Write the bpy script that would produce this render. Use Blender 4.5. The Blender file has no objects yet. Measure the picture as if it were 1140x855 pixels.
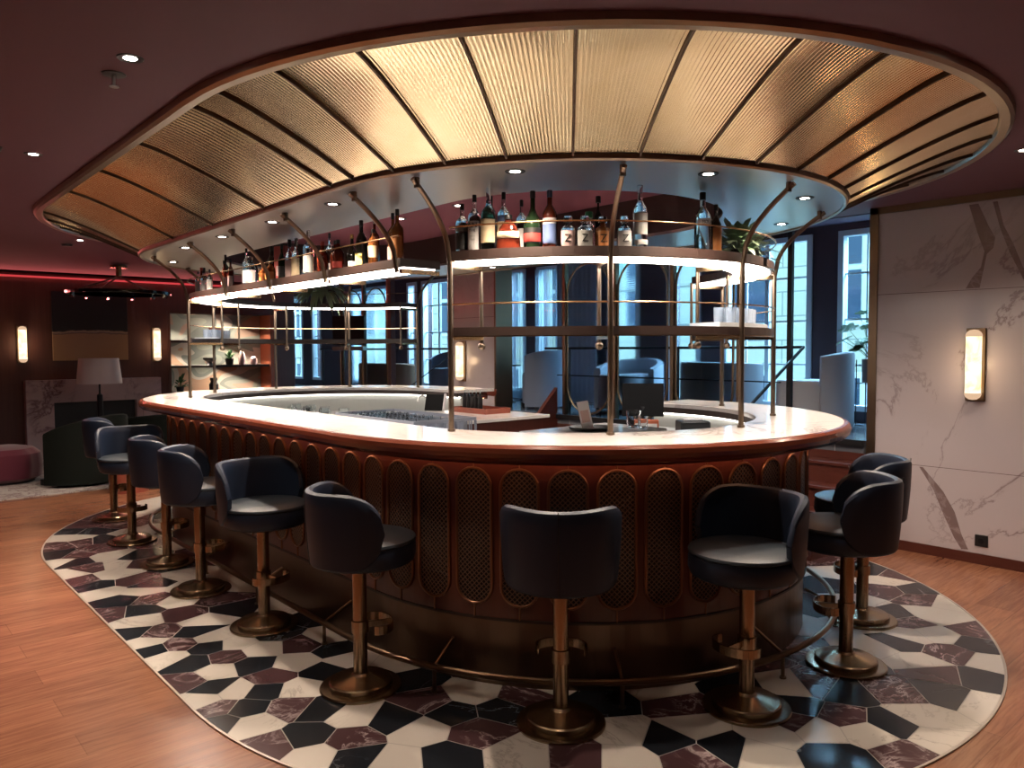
import bpy, bmesh, math, random
from mathutils import Vector, Matrix
random.seed(7)
PI = math.pi
sc = bpy.context.scene
C = sc.collection
L = 3.0427            # length of the straight sides of the stadium-shaped bar
ZB = 1.154            # bar top
ZS = 2.354            # soffit
ZC = 2.637            # ceiling
WM = 2.66             # marble wall plane
ZP = 0.82             # raised lounge floor

# ------------------------------------------------------------------ camera
f_px, roll = 854.3, -0.0051
pitch = math.atan((427.5 - 387.54) / f_px)
fh = Vector((-0.75010, 0.66133, 0)); R_ = Vector((0.66133, 0.75010, 0)); Z_ = Vector((0, 0, 1))
fw = fh * math.cos(pitch) - Z_ * math.sin(pitch)
up = fh * math.sin(pitch) + Z_ * math.cos(pitch)
ca, sa = math.cos(roll), math.sin(roll)
cx = R_ * ca + up * sa
cy = up * ca - R_ * sa
cd = bpy.data.cameras.new('camera'); cam = bpy.data.objects.new('camera', cd); C.objects.link(cam)
M = Matrix((cx, cy, -fw)).transposed().to_4x4(); M.translation = Vector((6.4171, -3.4516, 1.565))
cam.matrix_world = M
cd.sensor_width = 36; cd.lens = f_px / 1140 * 36; cd.clip_start = .05; cd.clip_end = 200
sc.camera = cam

# ------------------------------------------------------------------ materials
def mat(name, col, rough=.5, metal=0, **kw):
    m = bpy.data.materials.new(name); m.use_nodes = True
    b = m.node_tree.nodes['Principled BSDF']
    b.inputs['Base Color'].default_value = (*col, 1)
    b.inputs['Roughness'].default_value = rough
    b.inputs['Metallic'].default_value = metal
    for k, v in kw.items():
        b.inputs[k].default_value = v
    return m
def nodes(m): return m.node_tree.nodes, m.node_tree.links, m.node_tree.nodes['Principled BSDF']
def N(m, t, **kw):
    n = m.node_tree.nodes.new(t)
    for k, v in kw.items(): setattr(n, k, v)
    return n
def ramp(m, src, stops, interp='LINEAR'):
    r = N(m, 'ShaderNodeValToRGB'); r.color_ramp.interpolation = interp
    e = r.color_ramp.elements
    while len(e) < len(stops): e.new(.5)
    for i, (p, c) in enumerate(stops):
        e[i].position = p; e[i].color = (*c, 1) if len(c) == 3 else c
    m.node_tree.links.new(src, r.inputs[0]); return r.outputs[0]
def coords(m, scale=(1, 1, 1), rot=(0, 0, 0), kind='Object', loc=(0, 0, 0)):
    t = N(m, 'ShaderNodeTexCoord'); p = N(m, 'ShaderNodeMapping')
    p.inputs['Scale'].default_value = scale; p.inputs['Rotation'].default_value = rot; p.inputs['Location'].default_value = loc
    m.node_tree.links.new(t.outputs[kind], p.inputs[0]); return p.outputs[0]
def noise(m, v, scale, detail=4, rough=.5, dist=0):
    n = N(m, 'ShaderNodeTexNoise'); n.inputs['Scale'].default_value = scale; n.inputs['Detail'].default_value = detail
    n.inputs['Roughness'].default_value = rough; n.inputs['Distortion'].default_value = dist
    m.node_tree.links.new(v, n.inputs['Vector']); return n.outputs['Fac']
def mix(m, fac, a, b, mode='MIX'):
    x = N(m, 'ShaderNodeMix', data_type='RGBA', blend_type=mode)
    li = m.node_tree.links
    for s, v in ((x.inputs[0], fac), (x.inputs[6], a), (x.inputs[7], b)):
        if isinstance(v, (int, float)): s.default_value = v
        elif isinstance(v, tuple): s.default_value = (*v, 1)
        else: li.new(v, s)
    return x.outputs[2]
def math_(m, op, a, b=None):
    x = N(m, 'ShaderNodeMath', operation=op)
    for s, v in ((x.inputs[0], a), (x.inputs[1], b)):
        if v is None: continue
        if isinstance(v, (int, float)): s.default_value = v
        else: m.node_tree.links.new(v, s)
    return x.outputs[0]
def bump(m, h, strength=.3, dist=.002):
    b = N(m, 'ShaderNodeBump'); b.inputs['Strength'].default_value = strength; b.inputs['Distance'].default_value = dist
    m.node_tree.links.new(h, b.inputs['Height']); m.node_tree.links.new(b.outputs[0], nodes(m)[2].inputs['Normal'])
def setc(m, out): m.node_tree.links.new(out, nodes(m)[2].inputs['Base Color'])

def marble(name, base, vein, scale=1.6, w=.035, rough=.25, vein2=None, rot=.5, cloud=None, seed=0):
    m = mat(name, base, rough)
    v = coords(m, (1, 1, 1), (rot, rot * .6, rot), loc=(seed, seed * 2.1, seed * .7))
    n1 = noise(m, v, scale, 8, .62, 1.2)
    a = math_(m, 'ABSOLUTE', math_(m, 'SUBTRACT', n1, .5))
    msk = ramp(m, a, [(0, (1, 1, 1)), (w, (.12, .12, .12)), (w * 2.4, (0, 0, 0))])
    n3 = noise(m, v, scale * .8, 2)
    gate = ramp(m, n3, [(.42, (0, 0, 0)), (.6, (1, 1, 1))])
    k = mix(m, 1.0, msk, gate, 'MULTIPLY')
    c = mix(m, noise(m, v, 1.3, 4), base, cloud or tuple(x * .86 for x in base))
    c = mix(m, k, c, vein)
    setc(m, c); return m
def wood(name, c1, c2, scale=(1, 1, .12), rough=.35, f=14):
    m = mat(name, c1, rough)
    v = coords(m, scale)
    n = noise(m, v, f, 6, .6, .8); n2 = noise(m, v, 2.2, 3)
    c = mix(m, ramp(m, n, [(.3, (0, 0, 0)), (.7, (1, 1, 1))]), c1, c2)
    c = mix(m, n2, c, tuple(x * .75 for x in c1))
    setc(m, c); bump(m, n, .08, .001); return m
def emit(name, col, s):
    m = mat(name, (0, 0, 0), .6); b = nodes(m)[2]
    b.inputs['Emission Color'].default_value = (*col, 1); b.inputs['Emission Strength'].default_value = s
    return m

m_ceil = mat('ceiling_paint', (.125, .046, .066), .7)
m_wellceil = mat('lit_well_paint', (.30, .085, .12), .7)  # same ceiling in a brighter pink, the light in the well painted in
m_soffit = mat('satin_steel', (.62, .56, .50), .32, 1)
v = coords(m_soffit, (1, 1, 1)); bump(m_soffit, noise(m_soffit, v, 5, 3), .05, .01)
m_brass = mat('aged_brass', (.47, .31, .17), .26, 1)
m_brassb = mat('stool_brass', (.33, .235, .15), .27, 1)
m_bronze = mat('dark_bronze', (.23, .155, .10), .34, 1)
m_frame = mat('shelf_bronze', (.25, .185, .135), .33, 1)
m_shelfdark = mat('shelf_fascia', (.034, .019, .016), .5)
m_kick = mat('kick_bronze', (.16, .10, .07), .30, .85)
v = coords(m_kick, (1, 1, .2)); n = noise(m_kick, v, 3, 4)
setc(m_kick, mix(m_kick, n, (.11, .07, .05), (.20, .13, .09)))
m_panel = mat('fluted_brass', (.66, .47, .25), .15, 1)
v = coords(m_panel); n = noise(m_panel, v, 7, 5, .6, .5)
setc(m_panel, mix(m_panel, n, (.76, .58, .33), (.95, .78, .52)))
bump(m_panel, noise(m_panel, v, 30, 3), .07, .002)
m_rib = mat('rib_bronze', (.10, .068, .05), .5, .8)
m_rim = mat('rim_brass', (.44, .35, .26), .34, 1)
m_white = marble('counter_marble', (.80, .76, .74), (.42, .36, .36), 1.1, .02, .13)
m_wallm = marble('wall_marble', (.60, .53, .555), (.27, .20, .21), .75, .013, .22, rot=.9)
m_fire = marble('fireplace_marble', (.66, .50, .49), (.20, .10, .11), 2.4, .06, .28)
m_nose = wood('mahogany_edge', (.17, .040, .022), (.26, .072, .038), (.3, .3, 2), .18)
m_bar = wood('mahogany_panel', (.105, .026, .018), (.17, .045, .028), (1, 1, .1), .28)
m_wallw = wood('dark_wood_wall', (.095, .032, .026), (.14, .052, .040), (1, 3, .1), .55, 9)
m_step = wood('stair_wood', (.085, .022, .016), (.13, .038, .026), (.2, 1, 1), .3)
m_arch = mat('arch_trim', (.22, .10, .055), .3, .55)
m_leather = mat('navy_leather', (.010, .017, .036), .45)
v = coords(m_leather); bump(m_leather, noise(m_leather, v, 160, 2), .12, .0006)
m_leather.node_tree.nodes['Principled BSDF'].inputs['Specular IOR Level'].default_value = .4
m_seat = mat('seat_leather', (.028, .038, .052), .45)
m_black = mat('black_plastic', (.012, .012, .014), .35)
m_blackm = mat('black_steel', (.02, .02, .024), .4, .6)
m_mblk = mat('screen_black', (.006, .006, .007), .6, 0, **{'Specular IOR Level': .15})
m_steel = mat('steel', (.62, .62, .60), .3, .9)
m_inner = mat('inner_panel', (.50, .51, .48), .4, .2)
m_whitep = mat('white_paint', (.62, .66, .72), .45)
m_led = emit('shelf_light', (1, .90, .82), 12.5)
m_led2 = emit('under_counter_light', (1, .93, .84), 5)
m_lens = emit('downlight_lens', (1, .88, .78), 26)
m_red = emit('red_strip', (.95, .09, .10), 1.1)
m_sconce = emit('alabaster_lit', (1, .72, .38), 1.5)
v = coords(m_sconce); n = noise(m_sconce, v, 7, 4, .6, 1)
m_sconce.node_tree.links.new(ramp(m_sconce, n, [(.35, (1, .62, .26)), (.6, (1, .88, .62))]), nodes(m_sconce)[2].inputs['Emission Color'])
m_velvet = mat('green_velvet', (.010, .013, .011), .85); nodes(m_velvet)[2].inputs['Specular IOR Level'].default_value = .15
m_pink = mat('raspberry_velvet', (.16, .018, .045), .75); nodes(m_pink)[2].inputs['Sheen Weight'].default_value = .5
m_grey = mat('grey_fabric', (.42, .44, .50), .8)
m_bluef = mat('blue_fabric', (.16, .20, .28), .8)
m_tan = mat('tan_fabric', (.30, .15, .085), .8)
m_shade = mat('lamp_linen', (.78, .68, .68), .8)
m_leaf = mat('leaf', (.05, .12, .045), .45); m_leaf2 = mat('pale_leaf', (.27, .38, .24), .5)
m_pot = mat('pot', (.03, .028, .03), .5); m_potb = mat('brown_pot', (.11, .05, .04), .5)
m_paper = mat('paper', (.72, .70, .72), .6)
m_redwood = wood('red_wood_box', (.28, .07, .045), (.38, .11, .07), (1, 1, .3), .4)
m_niche = mat('niche_mural', (.4, .4, .36), .6)
v = coords(m_niche, (1, .9, 1.4)); n = noise(m_niche, v, 1.5, 1, .4, .6)
setc(m_niche, ramp(m_niche, n, [(0, (.50, .34, .26)), (.40, (.36, .38, .33)), (.47, (.26, .29, .26)), (.55, (.60, .55, .48)), (.63, (.58, .36, .24))], 'CONSTANT'))
m_orange = mat('terracotta', (.42, .11, .05), .6)
m_curtain = mat('curtain', (.35, .42, .5), .8)
m_facade = mat('pale_stone', (.62, .62, .52), .8)
brk = N(m_facade, 'ShaderNodeTexBrick'); li = m_facade.node_tree.links
li.new(coords(m_facade, (1, 1, 1), (PI / 2, 0, 0)), brk.inputs['Vector'])
brk.inputs['Color1'].default_value = (.60, .58, .46, 1); brk.inputs['Color2'].default_value = (.54, .53, .43, 1)
brk.inputs['Mortar'].default_value = (.28, .29, .26, 1); brk.inputs['Scale'].default_value = 1
brk.inputs['Brick Width'].default_value = 1.1; brk.inputs['Row Height'].default_value = .42; brk.inputs['Mortar Size'].default_value = .012
setc(m_facade, brk.outputs['Color'])
m_fwin = mat('facade_glass', (.05, .08, .13), .1)

def glass(name, col=(1, 1, 1), rough=0, ior=1.35):
    return mat(name, col, rough, 0, **{'Transmission Weight': 1.0, 'IOR': ior})
m_clear = glass('clear_glass', (.93, .96, .97))
m_cblue = glass('blue_tint_glass', (.55, .78, .92))
m_cgreen = glass('green_glass', (.10, .20, .08))
m_amber = mat('amber_liquid', (.42, .13, .035), .08, 0, **{'Transmission Weight': .5, 'IOR': 1.35})
m_cognac = mat('cognac', (.16, .025, .012), .06, 0, **{'Transmission Weight': .35, 'IOR': 1.4})
m_dark = mat('dark_glass', (.012, .012, .010), .07)
m_dgreen = mat('dark_green_glass', (.012, .028, .012), .07)
m_pane = bpy.data.materials.new('window_pane'); m_pane.use_nodes = True
_n, _l = m_pane.node_tree.nodes, m_pane.node_tree.links
_n.remove(_n['Principled BSDF']); _t = _n.new('ShaderNodeBsdfTransparent'); _g = _n.new('ShaderNodeBsdfGlossy'); _x = _n.new('ShaderNodeMixShader')
_t.inputs[0].default_value = (.78, .95, 1, 1); _g.inputs['Roughness'].default_value = .03; _x.inputs[0].default_value = .06
_l.new(_t.outputs[0], _x.inputs[1]); _l.new(_g.outputs[0], _x.inputs[2]); _l.new(_x.outputs[0], _n['Material Output'].inputs[0])
m_flute = mat('fluted_glass', (.84, .93, 1), .16, 0, **{'Transmission Weight': 1.0, 'IOR': 1.08})
v = coords(m_flute); wv = N(m_flute, 'ShaderNodeTexWave', bands_direction='Z'); wv.inputs['Scale'].default_value = 16
m_flute.node_tree.links.new(v, wv.inputs['Vector']); bump(m_flute, wv.outputs['Fac'], .6, .006)

# planked floor, boards run across (along y)
m_floor = mat('oak_floor', (.4, .17, .08), .26)
v = coords(m_floor, (1, 1, 1), (0, 0, PI / 2))
b = N(m_floor, 'ShaderNodeTexBrick'); m_floor.node_tree.links.new(v, b.inputs['Vector'])
b.offset = .37; b.inputs['Scale'].default_value = 1; b.inputs['Brick Width'].default_value = 1.7; b.inputs['Row Height'].default_value = .21
b.inputs['Mortar Size'].default_value = .0018; b.inputs['Mortar'].default_value = (.10, .035, .018, 1)
b.inputs['Color1'].default_value = (.37, .155, .085, 1); b.inputs['Color2'].default_value = (.18, .066, .038, 1)
gr = noise(m_floor, coords(m_floor, (14, 1.0, 1)), 3.2, 7, .65, .7)
c = mix(m_floor, ramp(m_floor, gr, [(.42, (0, 0, 0)), (.64, (1, 1, 1))]), (.52, .255, .135), (.20, .074, .040))
c = mix(m_floor, .38, b.outputs['Color'], c)
c = mix(m_floor, ramp(m_floor, noise(m_floor, coords(m_floor, (2.2, .7, 1)), 2.4, 5, .6, .5), [(.35, (0, 0, 0)), (.75, (.55, .55, .55))]), c, (.20, .070, .040))
setc(m_floor, c)
tw = marble('tile_white', (.74, .68, .62), (.45, .40, .36), 2.0, .012, .22)
tb = marble('tile_black', (.010, .013, .018), (.20, .21, .23), 1.7, .006, .20, cloud=(.018, .022, .030))
tm = marble('tile_maroon', (.055, .026, .030), (.46, .36, .37), 4.2, .022, .24, cloud=(.095, .045, .052), seed=3)
m_grout = mat('grout', (.42, .38, .35), .6)
m_rug = mat('rug', (.5, .46, .44), .9)
v = coords(m_rug); n = noise(m_rug, v, 5, 6, .7, .6)
setc(m_rug, ramp(m_rug, n, [(.47, (.52, .48, .46)), (.52, (.20, .12, .13)), (.56, (.50, .45, .43))]))
# lattice grille for the arches (uses the UV map: u across, v up, metres)
m_lat = mat('brass_lattice', (.2, .13, .08), .35, .6)
u = N(m_lat, 'ShaderNodeTexCoord'); s = N(m_lat, 'ShaderNodeSeparateXYZ'); m_lat.node_tree.links.new(u.outputs['UV'], s.inputs[0])
def tri(expr):
    return math_(m_lat, 'PINGPONG', expr, 1.0)
a1 = tri(math_(m_lat, 'MULTIPLY', math_(m_lat, 'ADD', s.outputs[0], s.outputs[1]), 84))
a2 = tri(math_(m_lat, 'MULTIPLY', math_(m_lat, 'SUBTRACT', s.outputs[0], s.outputs[1]), 84))
mx = math_(m_lat, 'MINIMUM', a1, a2)
lc = ramp(m_lat, mx, [(.0, (.24, .15, .105)), (.24, (.20, .12, .085)), (.34, (.005, .003, .003))])
setc(m_lat, lc)
m_lat.node_tree.links.new(ramp(m_lat, mx, [(.24, (.6, .6, .6)), (.34, (0, 0, 0))]), nodes(m_lat)[2].inputs['Metallic'])
bump(m_lat, math_(m_lat, 'SUBTRACT', 1.0, mx), .8, .004)
# painting
m_art = mat('painting', (.3, .2, .1), .6)
sp = N(m_art, 'ShaderNodeSeparateXYZ'); v = coords(m_art); m_art.node_tree.links.new(v, sp.inputs[0])
zz = math_(m_art, 'ADD', sp.outputs[2], math_(m_art, 'MULTIPLY', noise(m_art, v, 3.5, 4, .6), .09))
setc(m_art, mix(m_art, noise(m_art, v, 4, 5), ramp(m_art, zz, [(.0, (.24, .145, .075)), (.415, (.22, .13, .07)), (.43, (.09, .07, .05)), (.45, (.26, .19, .13)), (.475, (.006, .006, .010))]), (.02, .015, .01), 'MIX') if False else ramp(m_art, zz, [(.0, (.42, .26, .14)), (.415, (.36, .22, .12)), (.43, (.12, .09, .08)), (.45, (.42, .32, .22)), (.475, (.006, .006, .010))]))

# ------------------------------------------------------------------ helpers
def obj(name, bm, m, parent=None, smooth=False, label=None, rec=True):
    if rec: bmesh.ops.recalc_face_normals(bm, faces=bm.faces)
    me = bpy.data.meshes.new(name); bm.to_mesh(me); bm.free()
    if smooth:
        for p in me.polygons: p.use_smooth = True
        try: me.set_sharp_from_angle(angle=math.radians(26))
        except Exception: pass
    for q in (m if isinstance(m, (list, tuple)) else [m]): me.materials.append(q)
    o = bpy.data.objects.new(name, me); C.objects.link(o)
    if parent is not None: o.parent = parent
    if label: o['label'] = label
    return o
def thing(name, label, cat, loc=(0, 0, 0), rz=0, group=None):
    o = bpy.data.objects.new(name, None); o.empty_display_size = .05; C.objects.link(o)
    o.location = loc; o.rotation_euler = (0, 0, rz); o['label'] = label; o['category'] = cat
    if group: o['group'] = group
    return o
def tag(o, label, cat, group=None):
    o['label'] = label; o['category'] = cat
    if group: o['group'] = group
    return o
def struct(name, bm, m, smooth=False):
    o = obj(name, bm, m, None, smooth); o['kind'] = 'structure'; return o
def copy_tree(o, parent=None):
    c = o.copy(); C.objects.link(c); c.parent = parent
    for ch in list(o.children): copy_tree(ch, c)
    return c
def nb(): return bmesh.new()
def box(bm, x0, x1, y0, y1, z0, z1, rot=None, bev=0):
    r = bmesh.ops.create_cube(bm, size=1)
    vs = r['verts']
    for v in vs:
        v.co = Vector((x0 + (v.co.x + .5) * (x1 - x0), y0 + (v.co.y + .5) * (y1 - y0), z0 + (v.co.z + .5) * (z1 - z0)))
    if bev:
        es = {e for v in vs for e in v.link_edges}
        rr = bmesh.ops.bevel(bm, geom=list(es), offset=bev, segments=3, affect='EDGES', profile=.5)
        vs = list({v for f in rr['faces'] for v in f.verts} | {v for v in vs if v.is_valid})
    if rot is not None: bmesh.ops.transform(bm, matrix=rot, verts=vs)
    return vs
def tube(bm, pts, r, n=10, cap=True, closed=False):
    pts = [Vector(p) for p in pts]; rings = []
    prev = None; N_ = len(pts)
    for i, p in enumerate(pts):
        a = pts[(i - 1) % N_] if (closed or i > 0) else p
        b_ = pts[(i + 1) % N_] if (closed or i < N_ - 1) else p
        d = (b_ - a).normalized()
        if prev is None:
            ref = Vector((0, 0, 1)) if abs(d.z) < .95 else Vector((1, 0, 0))
            x = d.cross(ref).normalized()
        else:
            x = (prev - d * prev.dot(d)).normalized()
        prev = x; y = d.cross(x)
        rr = r[i] if isinstance(r, (list, tuple)) else r
        rings.append([bm.verts.new(p + x * math.cos(2 * PI * k / n) * rr + y * math.sin(2 * PI * k / n) * rr) for k in range(n)])
    for i in range(N_ if closed else N_ - 1):
        A, B = rings[i], rings[(i + 1) % N_]
        for k in range(n): bm.faces.new((A[k], A[(k + 1) % n], B[(k + 1) % n], B[k]))
    if cap and not closed:
        bm.faces.new(rings[0][::-1]); bm.faces.new(rings[-1])
def lathe(bm, prof, n=32, center=(0, 0), sx=1, sy=1, z0=0):
    rings = []
    for r, z in prof:
        if r < 1e-6: rings.append([bm.verts.new((center[0], center[1], z + z0))])
        else: rings.append([bm.verts.new((center[0] + r * sx * math.cos(2 * PI * k / n), center[1] + r * sy * math.sin(2 * PI * k / n), z + z0)) for k in range(n)])
    for A, B in zip(rings, rings[1:]):
        for k in range(n):
            a, b_ = A[k % len(A)], A[(k + 1) % len(A)]; c_, d = B[(k + 1) % len(B)], B[k % len(B)]
            q = []
            for x in (a, b_, c_, d):
                if x not in q: q.append(x)
            if len(q) > 2: bm.faces.new(q)
    if len(rings[0]) > 1: bm.faces.new(rings[0][::-1])
    if len(rings[-1]) > 1: bm.faces.new(rings[-1])
# stations round the stadium: (centre x, dir x, dir y); s is arc length at radius R, 0 at the near left corner
def st(s, R):
    a = PI * R
    P = 2 * L + 2 * a
    s = (s + 10 * P) % P
    if s <= L: return (s, 0, -1)
    s -= L
    if s <= a: t = s / R; return (L, math.sin(t), -math.cos(t))
    s -= a
    if s <= L: return (L - s, 0, 1)
    s -= L; t = s / R
    return (0, -math.sin(t), math.cos(t))
def stB(deg): t = math.radians(deg); return (L, math.sin(t), -math.cos(t))
def stA(deg): t = math.radians(deg); return (0, -math.sin(t), -math.cos(t))
def P3(s_, r, z): return Vector((s_[0] + s_[1] * r, s_[2] * r, z))
def ringst(R=1.4, step=.09):
    P = 2 * L + 2 * PI * R; n = int(P / step)
    keys = {0, L, L + PI * R, 2 * L + PI * R}
    ss = sorted(set([i * P / n for i in range(n)]) | keys)
    out = [ss[0]]
    for q in ss[1:]:
        if q - out[-1] > .012: out.append(q)
    return [st(q, R) for q in out]
def spanst(s0, s1, R, step=.06):
    n = max(1, int(abs(s1 - s0) / step)); return [st(s0 + (s1 - s0) * i / n, R) for i in range(n + 1)]
def sweep(bm, stations, prof, closed=False, profclosed=True, capends=True):
    rings = [[bm.verts.new(P3(s_, r, z)) for r, z in prof] for s_ in stations]
    n = len(prof); N_ = len(rings)
    for i in range(N_ if closed else N_ - 1):
        A, B = rings[i], rings[(i + 1) % N_]
        for k in range(n if profclosed else n - 1):
            bm.faces.new((A[k], A[(k + 1) % n], B[(k + 1) % n], B[k]))
    if capends and not closed and profclosed:
        bm.faces.new(rings[0][::-1]); bm.faces.new(rings[-1])
def rect(r0, r1, z0, z1): return [(r0, z0), (r1, z0), (r1, z1), (r0, z1)]
def circ(r, z, a, n=10): return [(r + a * math.cos(2 * PI * k / n), z + a * math.sin(2 * PI * k / n)) for k in range(n)]
RING = ringst()
def text_mesh(txt, size, m, name, parent, mw, depth=.0004, font_scale=(1, 1)):
    cu = bpy.data.curves.new(name, 'FONT'); cu.body = txt; cu.size = size; cu.extrude = depth; cu.align_x = 'CENTER'; cu.align_y = 'CENTER'
    cu.resolution_u = 3
    t = bpy.data.objects.new(name + '_tmp', cu); C.objects.link(t)
    dg = bpy.context.evaluated_depsgraph_get(); dg.update()
    me = bpy.data.meshes.new_from_object(t.evaluated_get(dg)); bpy.data.objects.remove(t)
    me.transform(Matrix.Diagonal((font_scale[0], font_scale[1], 1, 1)))
    me.transform(mw); me.materials.clear(); me.materials.append(m)
    o = bpy.data.objects.new(name, me); C.objects.link(o); o.parent = parent; return o

# ------------------------------------------------------------------ room shell
U0, U1, W0, WW = -6.0, 9.0, -7.0, 4.05
bm = nb(); box(bm, U0 - 6, U1, W0, WM, -.1, 0); struct('floor', bm, m_floor)
bm = nb(); box(bm, -12, 3.735, WM - .05, WW + .1, ZP - .1, ZP); box(bm, 3.735, U1, WM + .185, WW + .1, ZP - .1, ZP)
m_plat = mat('lounge_floor', (.10, .11, .13), .18)
pb = N(m_plat, 'ShaderNodeTexBrick'); m_plat.node_tree.links.new(coords(m_plat), pb.inputs['Vector'])
pb.inputs['Scale'].default_value = 1; pb.inputs['Brick Width'].default_value = .5; pb.inputs['Row Height'].default_value = .5; pb.offset = .5
pb.inputs['Color1'].default_value = (.09, .10, .12, 1); pb.inputs['Color2'].default_value = (.16, .17, .20, 1); pb.inputs['Mortar'].default_value = (.3, .3, .32, 1); pb.inputs['Mortar Size'].default_value = .004
setc(m_plat, pb.outputs['Color'])
struct('floor', bm, m_plat)
# ceiling: slab with the canopy sitting under it
bm = nb(); box(bm, U0 + .35, U1, W0, 2.88, ZC, ZC + .12); box(bm, U0, U0 + .35, W0, 2.88, ZC + .12, ZC + .2); struct('ceiling', bm, m_ceil)
bm = nb(); box(bm, -12, U1, 2.88, WW + .1, 2.77, 2.87); box(bm, -12, U1, 2.84, 2.88, 2.63, 2.87); box(bm, -12, U0, -7, 2.88, ZC, ZC + .1); struct('ceiling', bm, mat('lounge_ceiling', (.10, .06, .10), .6))
# walls
bm = nb(); box(bm, U0 - .2, U0, W0, .45, 0, ZC + .2); box(bm, U0 - .2, U0, .45, 2.12, 0, .90); box(bm, U0 - .2, U0, .45, 2.12, 2.14, ZC + .2); box(bm, U0 - .2, U0, 2.12, 2.5, 0, ZC + .2)
struct('wall_left', bm, m_wallw)
bm = nb(); box(bm, U0, U1, W0 - .2, W0, 0, ZC + .2); struct('wall_back', bm, m_wallw)
bm = nb(); box(bm, U1, U1 + .2, W0, WW, 0, ZC + .4); struct('wall_near', bm, m_wallw)
VEINS = [[(4.13, .655), (4.23, .50), (4.31, .31), (4.38, .16), (4.43, .085), (4.475, .09), (4.43, .19), (4.38, .35), (4.30, .49), (4.155, .655)],
 [(4.43, 2.57), (4.49, 2.57), (4.56, 2.4), (4.6, 2.32), (4.59, 2.25), (4.55, 2.21), (4.53, 2.09), (4.51, 1.975), (4.42, 1.975), (4.46, 2.05), (4.515, 2.12), (4.535, 2.23), (4.49, 2.36)],
 [(4.58, 2.57), (4.61, 2.57), (4.65, 2.4), (4.71, 2.27), (4.78, 2.08), (4.78, 2.01), (4.69, 2.21), (4.63, 2.38)]]
# marble wall, right of the opening, jointed slabs
def slabs(bm, x0, x1, w0, w1, joints):
    zs = [.06] + joints + [ZC - .05]
    for a, b_ in zip(zs, zs[1:]): box(bm, x0, x1, w0, w1, a + .002, b_ - .002)
bm = nb(); slabs(bm, 3.80, U1, WM, WM + .18, [.665, 1.965]); struct('wall_right', bm, m_wallm)
m_vein = marble('thick_vein', (.25, .175, .175), (.36, .29, .29), 3, .03, .25)
bm = nb()
for vn in VEINS: bm.faces.new([bm.verts.new((x, WM - .0006, z)) for x, z in vn])
ex = bmesh.ops.extrude_face_region(bm, geom=list(bm.faces)); bmesh.ops.translate(bm, vec=(0, .003, 0), verts=[v for v in ex['geom'] if isinstance(v, bmesh.types.BMVert)])
struct('wall_right', bm, m_vein)
bm = nb(); box(bm, 3.80, U1, WM + .004, WM + .17, 0, ZC); struct('wall_right', bm, mat('joint', (.10, .05, .05), .6))
bm = nb(); slabs(bm, -1.68, -.81, WM, WM + .25, [.665, 1.955]); struct('wall_far', bm, m_wallm)
bm = nb(); box(bm, -1.67, -.82, WM + .004, WM + .24, 0, ZC); struct('wall_far', bm, mat('joint2', (.10, .05, .05), .6))
bm = nb(); box(bm, 3.735, 3.80, WM - .012, WM + .2, .0, ZC); box(bm, 3.735, U1, WM - .012, WM + .02, ZC - .05, ZC); struct('trim_1', bm, m_bronze)
bm = nb(); box(bm, 3.80, U1, WM - .014, WM + .02, 0, .075); struct('baseboard_right', bm, m_step)
for x in (-1.70, -.83):
    bm = nb(); box(bm, x, x + .03, WM - .012, WM + .26, 0, ZC); struct('trim_2', bm, m_bronze)
# riser wall below the raised lounge
bm = nb(); box(bm, -12, 3.735, WM - .05, WM, 0, ZP - .1); struct('wall_far', bm, m_step)
bm = nb(); box(bm, -12, 3.735, WM - .075, WM - .045, ZP - .045, ZP + .004); struct('trim_3', bm, m_black)
bm = nb(); box(bm, U0 - 6.2, U0 - 6, W0, WW, 0, 3); struct('wall_left', bm, m_wallw)

# mosaic ring of stone tiles: Voronoi cells round seeds, cut by the stadium outline
SEEDS = []
def F0(x, y):   # floor point seen at a photo pixel, used once to read the tile layout off the floor
    xr, yr = x - 570, y - 427.5
    a = xr * ca + yr * sa; b_ = -xr * sa + yr * ca
    d = R_ * (a / f_px) + fw - (up * (b_ / f_px))
    p = Vector((6.4171, -3.4516, 1.565)); t = -p.z / d.z
    q = p + d * t; return q.x, q.y
TA = """270 85 M;215 108 B;300 105 B;370 85 M;180 127 W;238 128 W;187 150 M;258 138 M;330 130 B;410 112 W;185 182 B;240 180 M;320 160 M;235 205 B;350 185 W;285 222 M;190 205 W;375 210 W;430 185 B;450 205 M;215 242 W;262 262 M;360 243 W;425 262 M;305 278 B;475 275 B;330 300 W;450 295 W;385 325 B;480 322 M;355 368 M;440 357 B;560 325 W;590 368 M;735 350 B;440 393 W;650 388 W;505 428 M;415 430 B;620 425 B;670 442 W;570 465 M;480 485 B;460 460 W;665 473 B;525 510 W;610 525 B;720 505 M;750 462 W;830 480 W;960 465 M;870 432 B;690 550 W;585 585 M;680 605 B;745 612 W;800 530 B;940 522 W;860 570 M;1030 550 B;840 612 B;950 605 W;640 642 W;690 670 M;780 670 B;920 665 M;1020 672 B;1115 692 W;700 716 B;800 718 W;850 790 M;980 755 B;1110 768 M;1000 822 W;1120 825 B;1038 440 W;1065 482 B;1100 515 W;770 275 W;700 322 M;600 240 W"""
TC = """290 725 B;220 785 M;200 835 B;75 828 W;360 755 W;440 710 B;370 680 M;330 615 B;300 580 W;510 760 M;500 655 W;290 845 W;430 832 B;575 700 B;630 665 M;620 822 W;780 822 M;900 765 W;850 680 B;700 625 W"""
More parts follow.
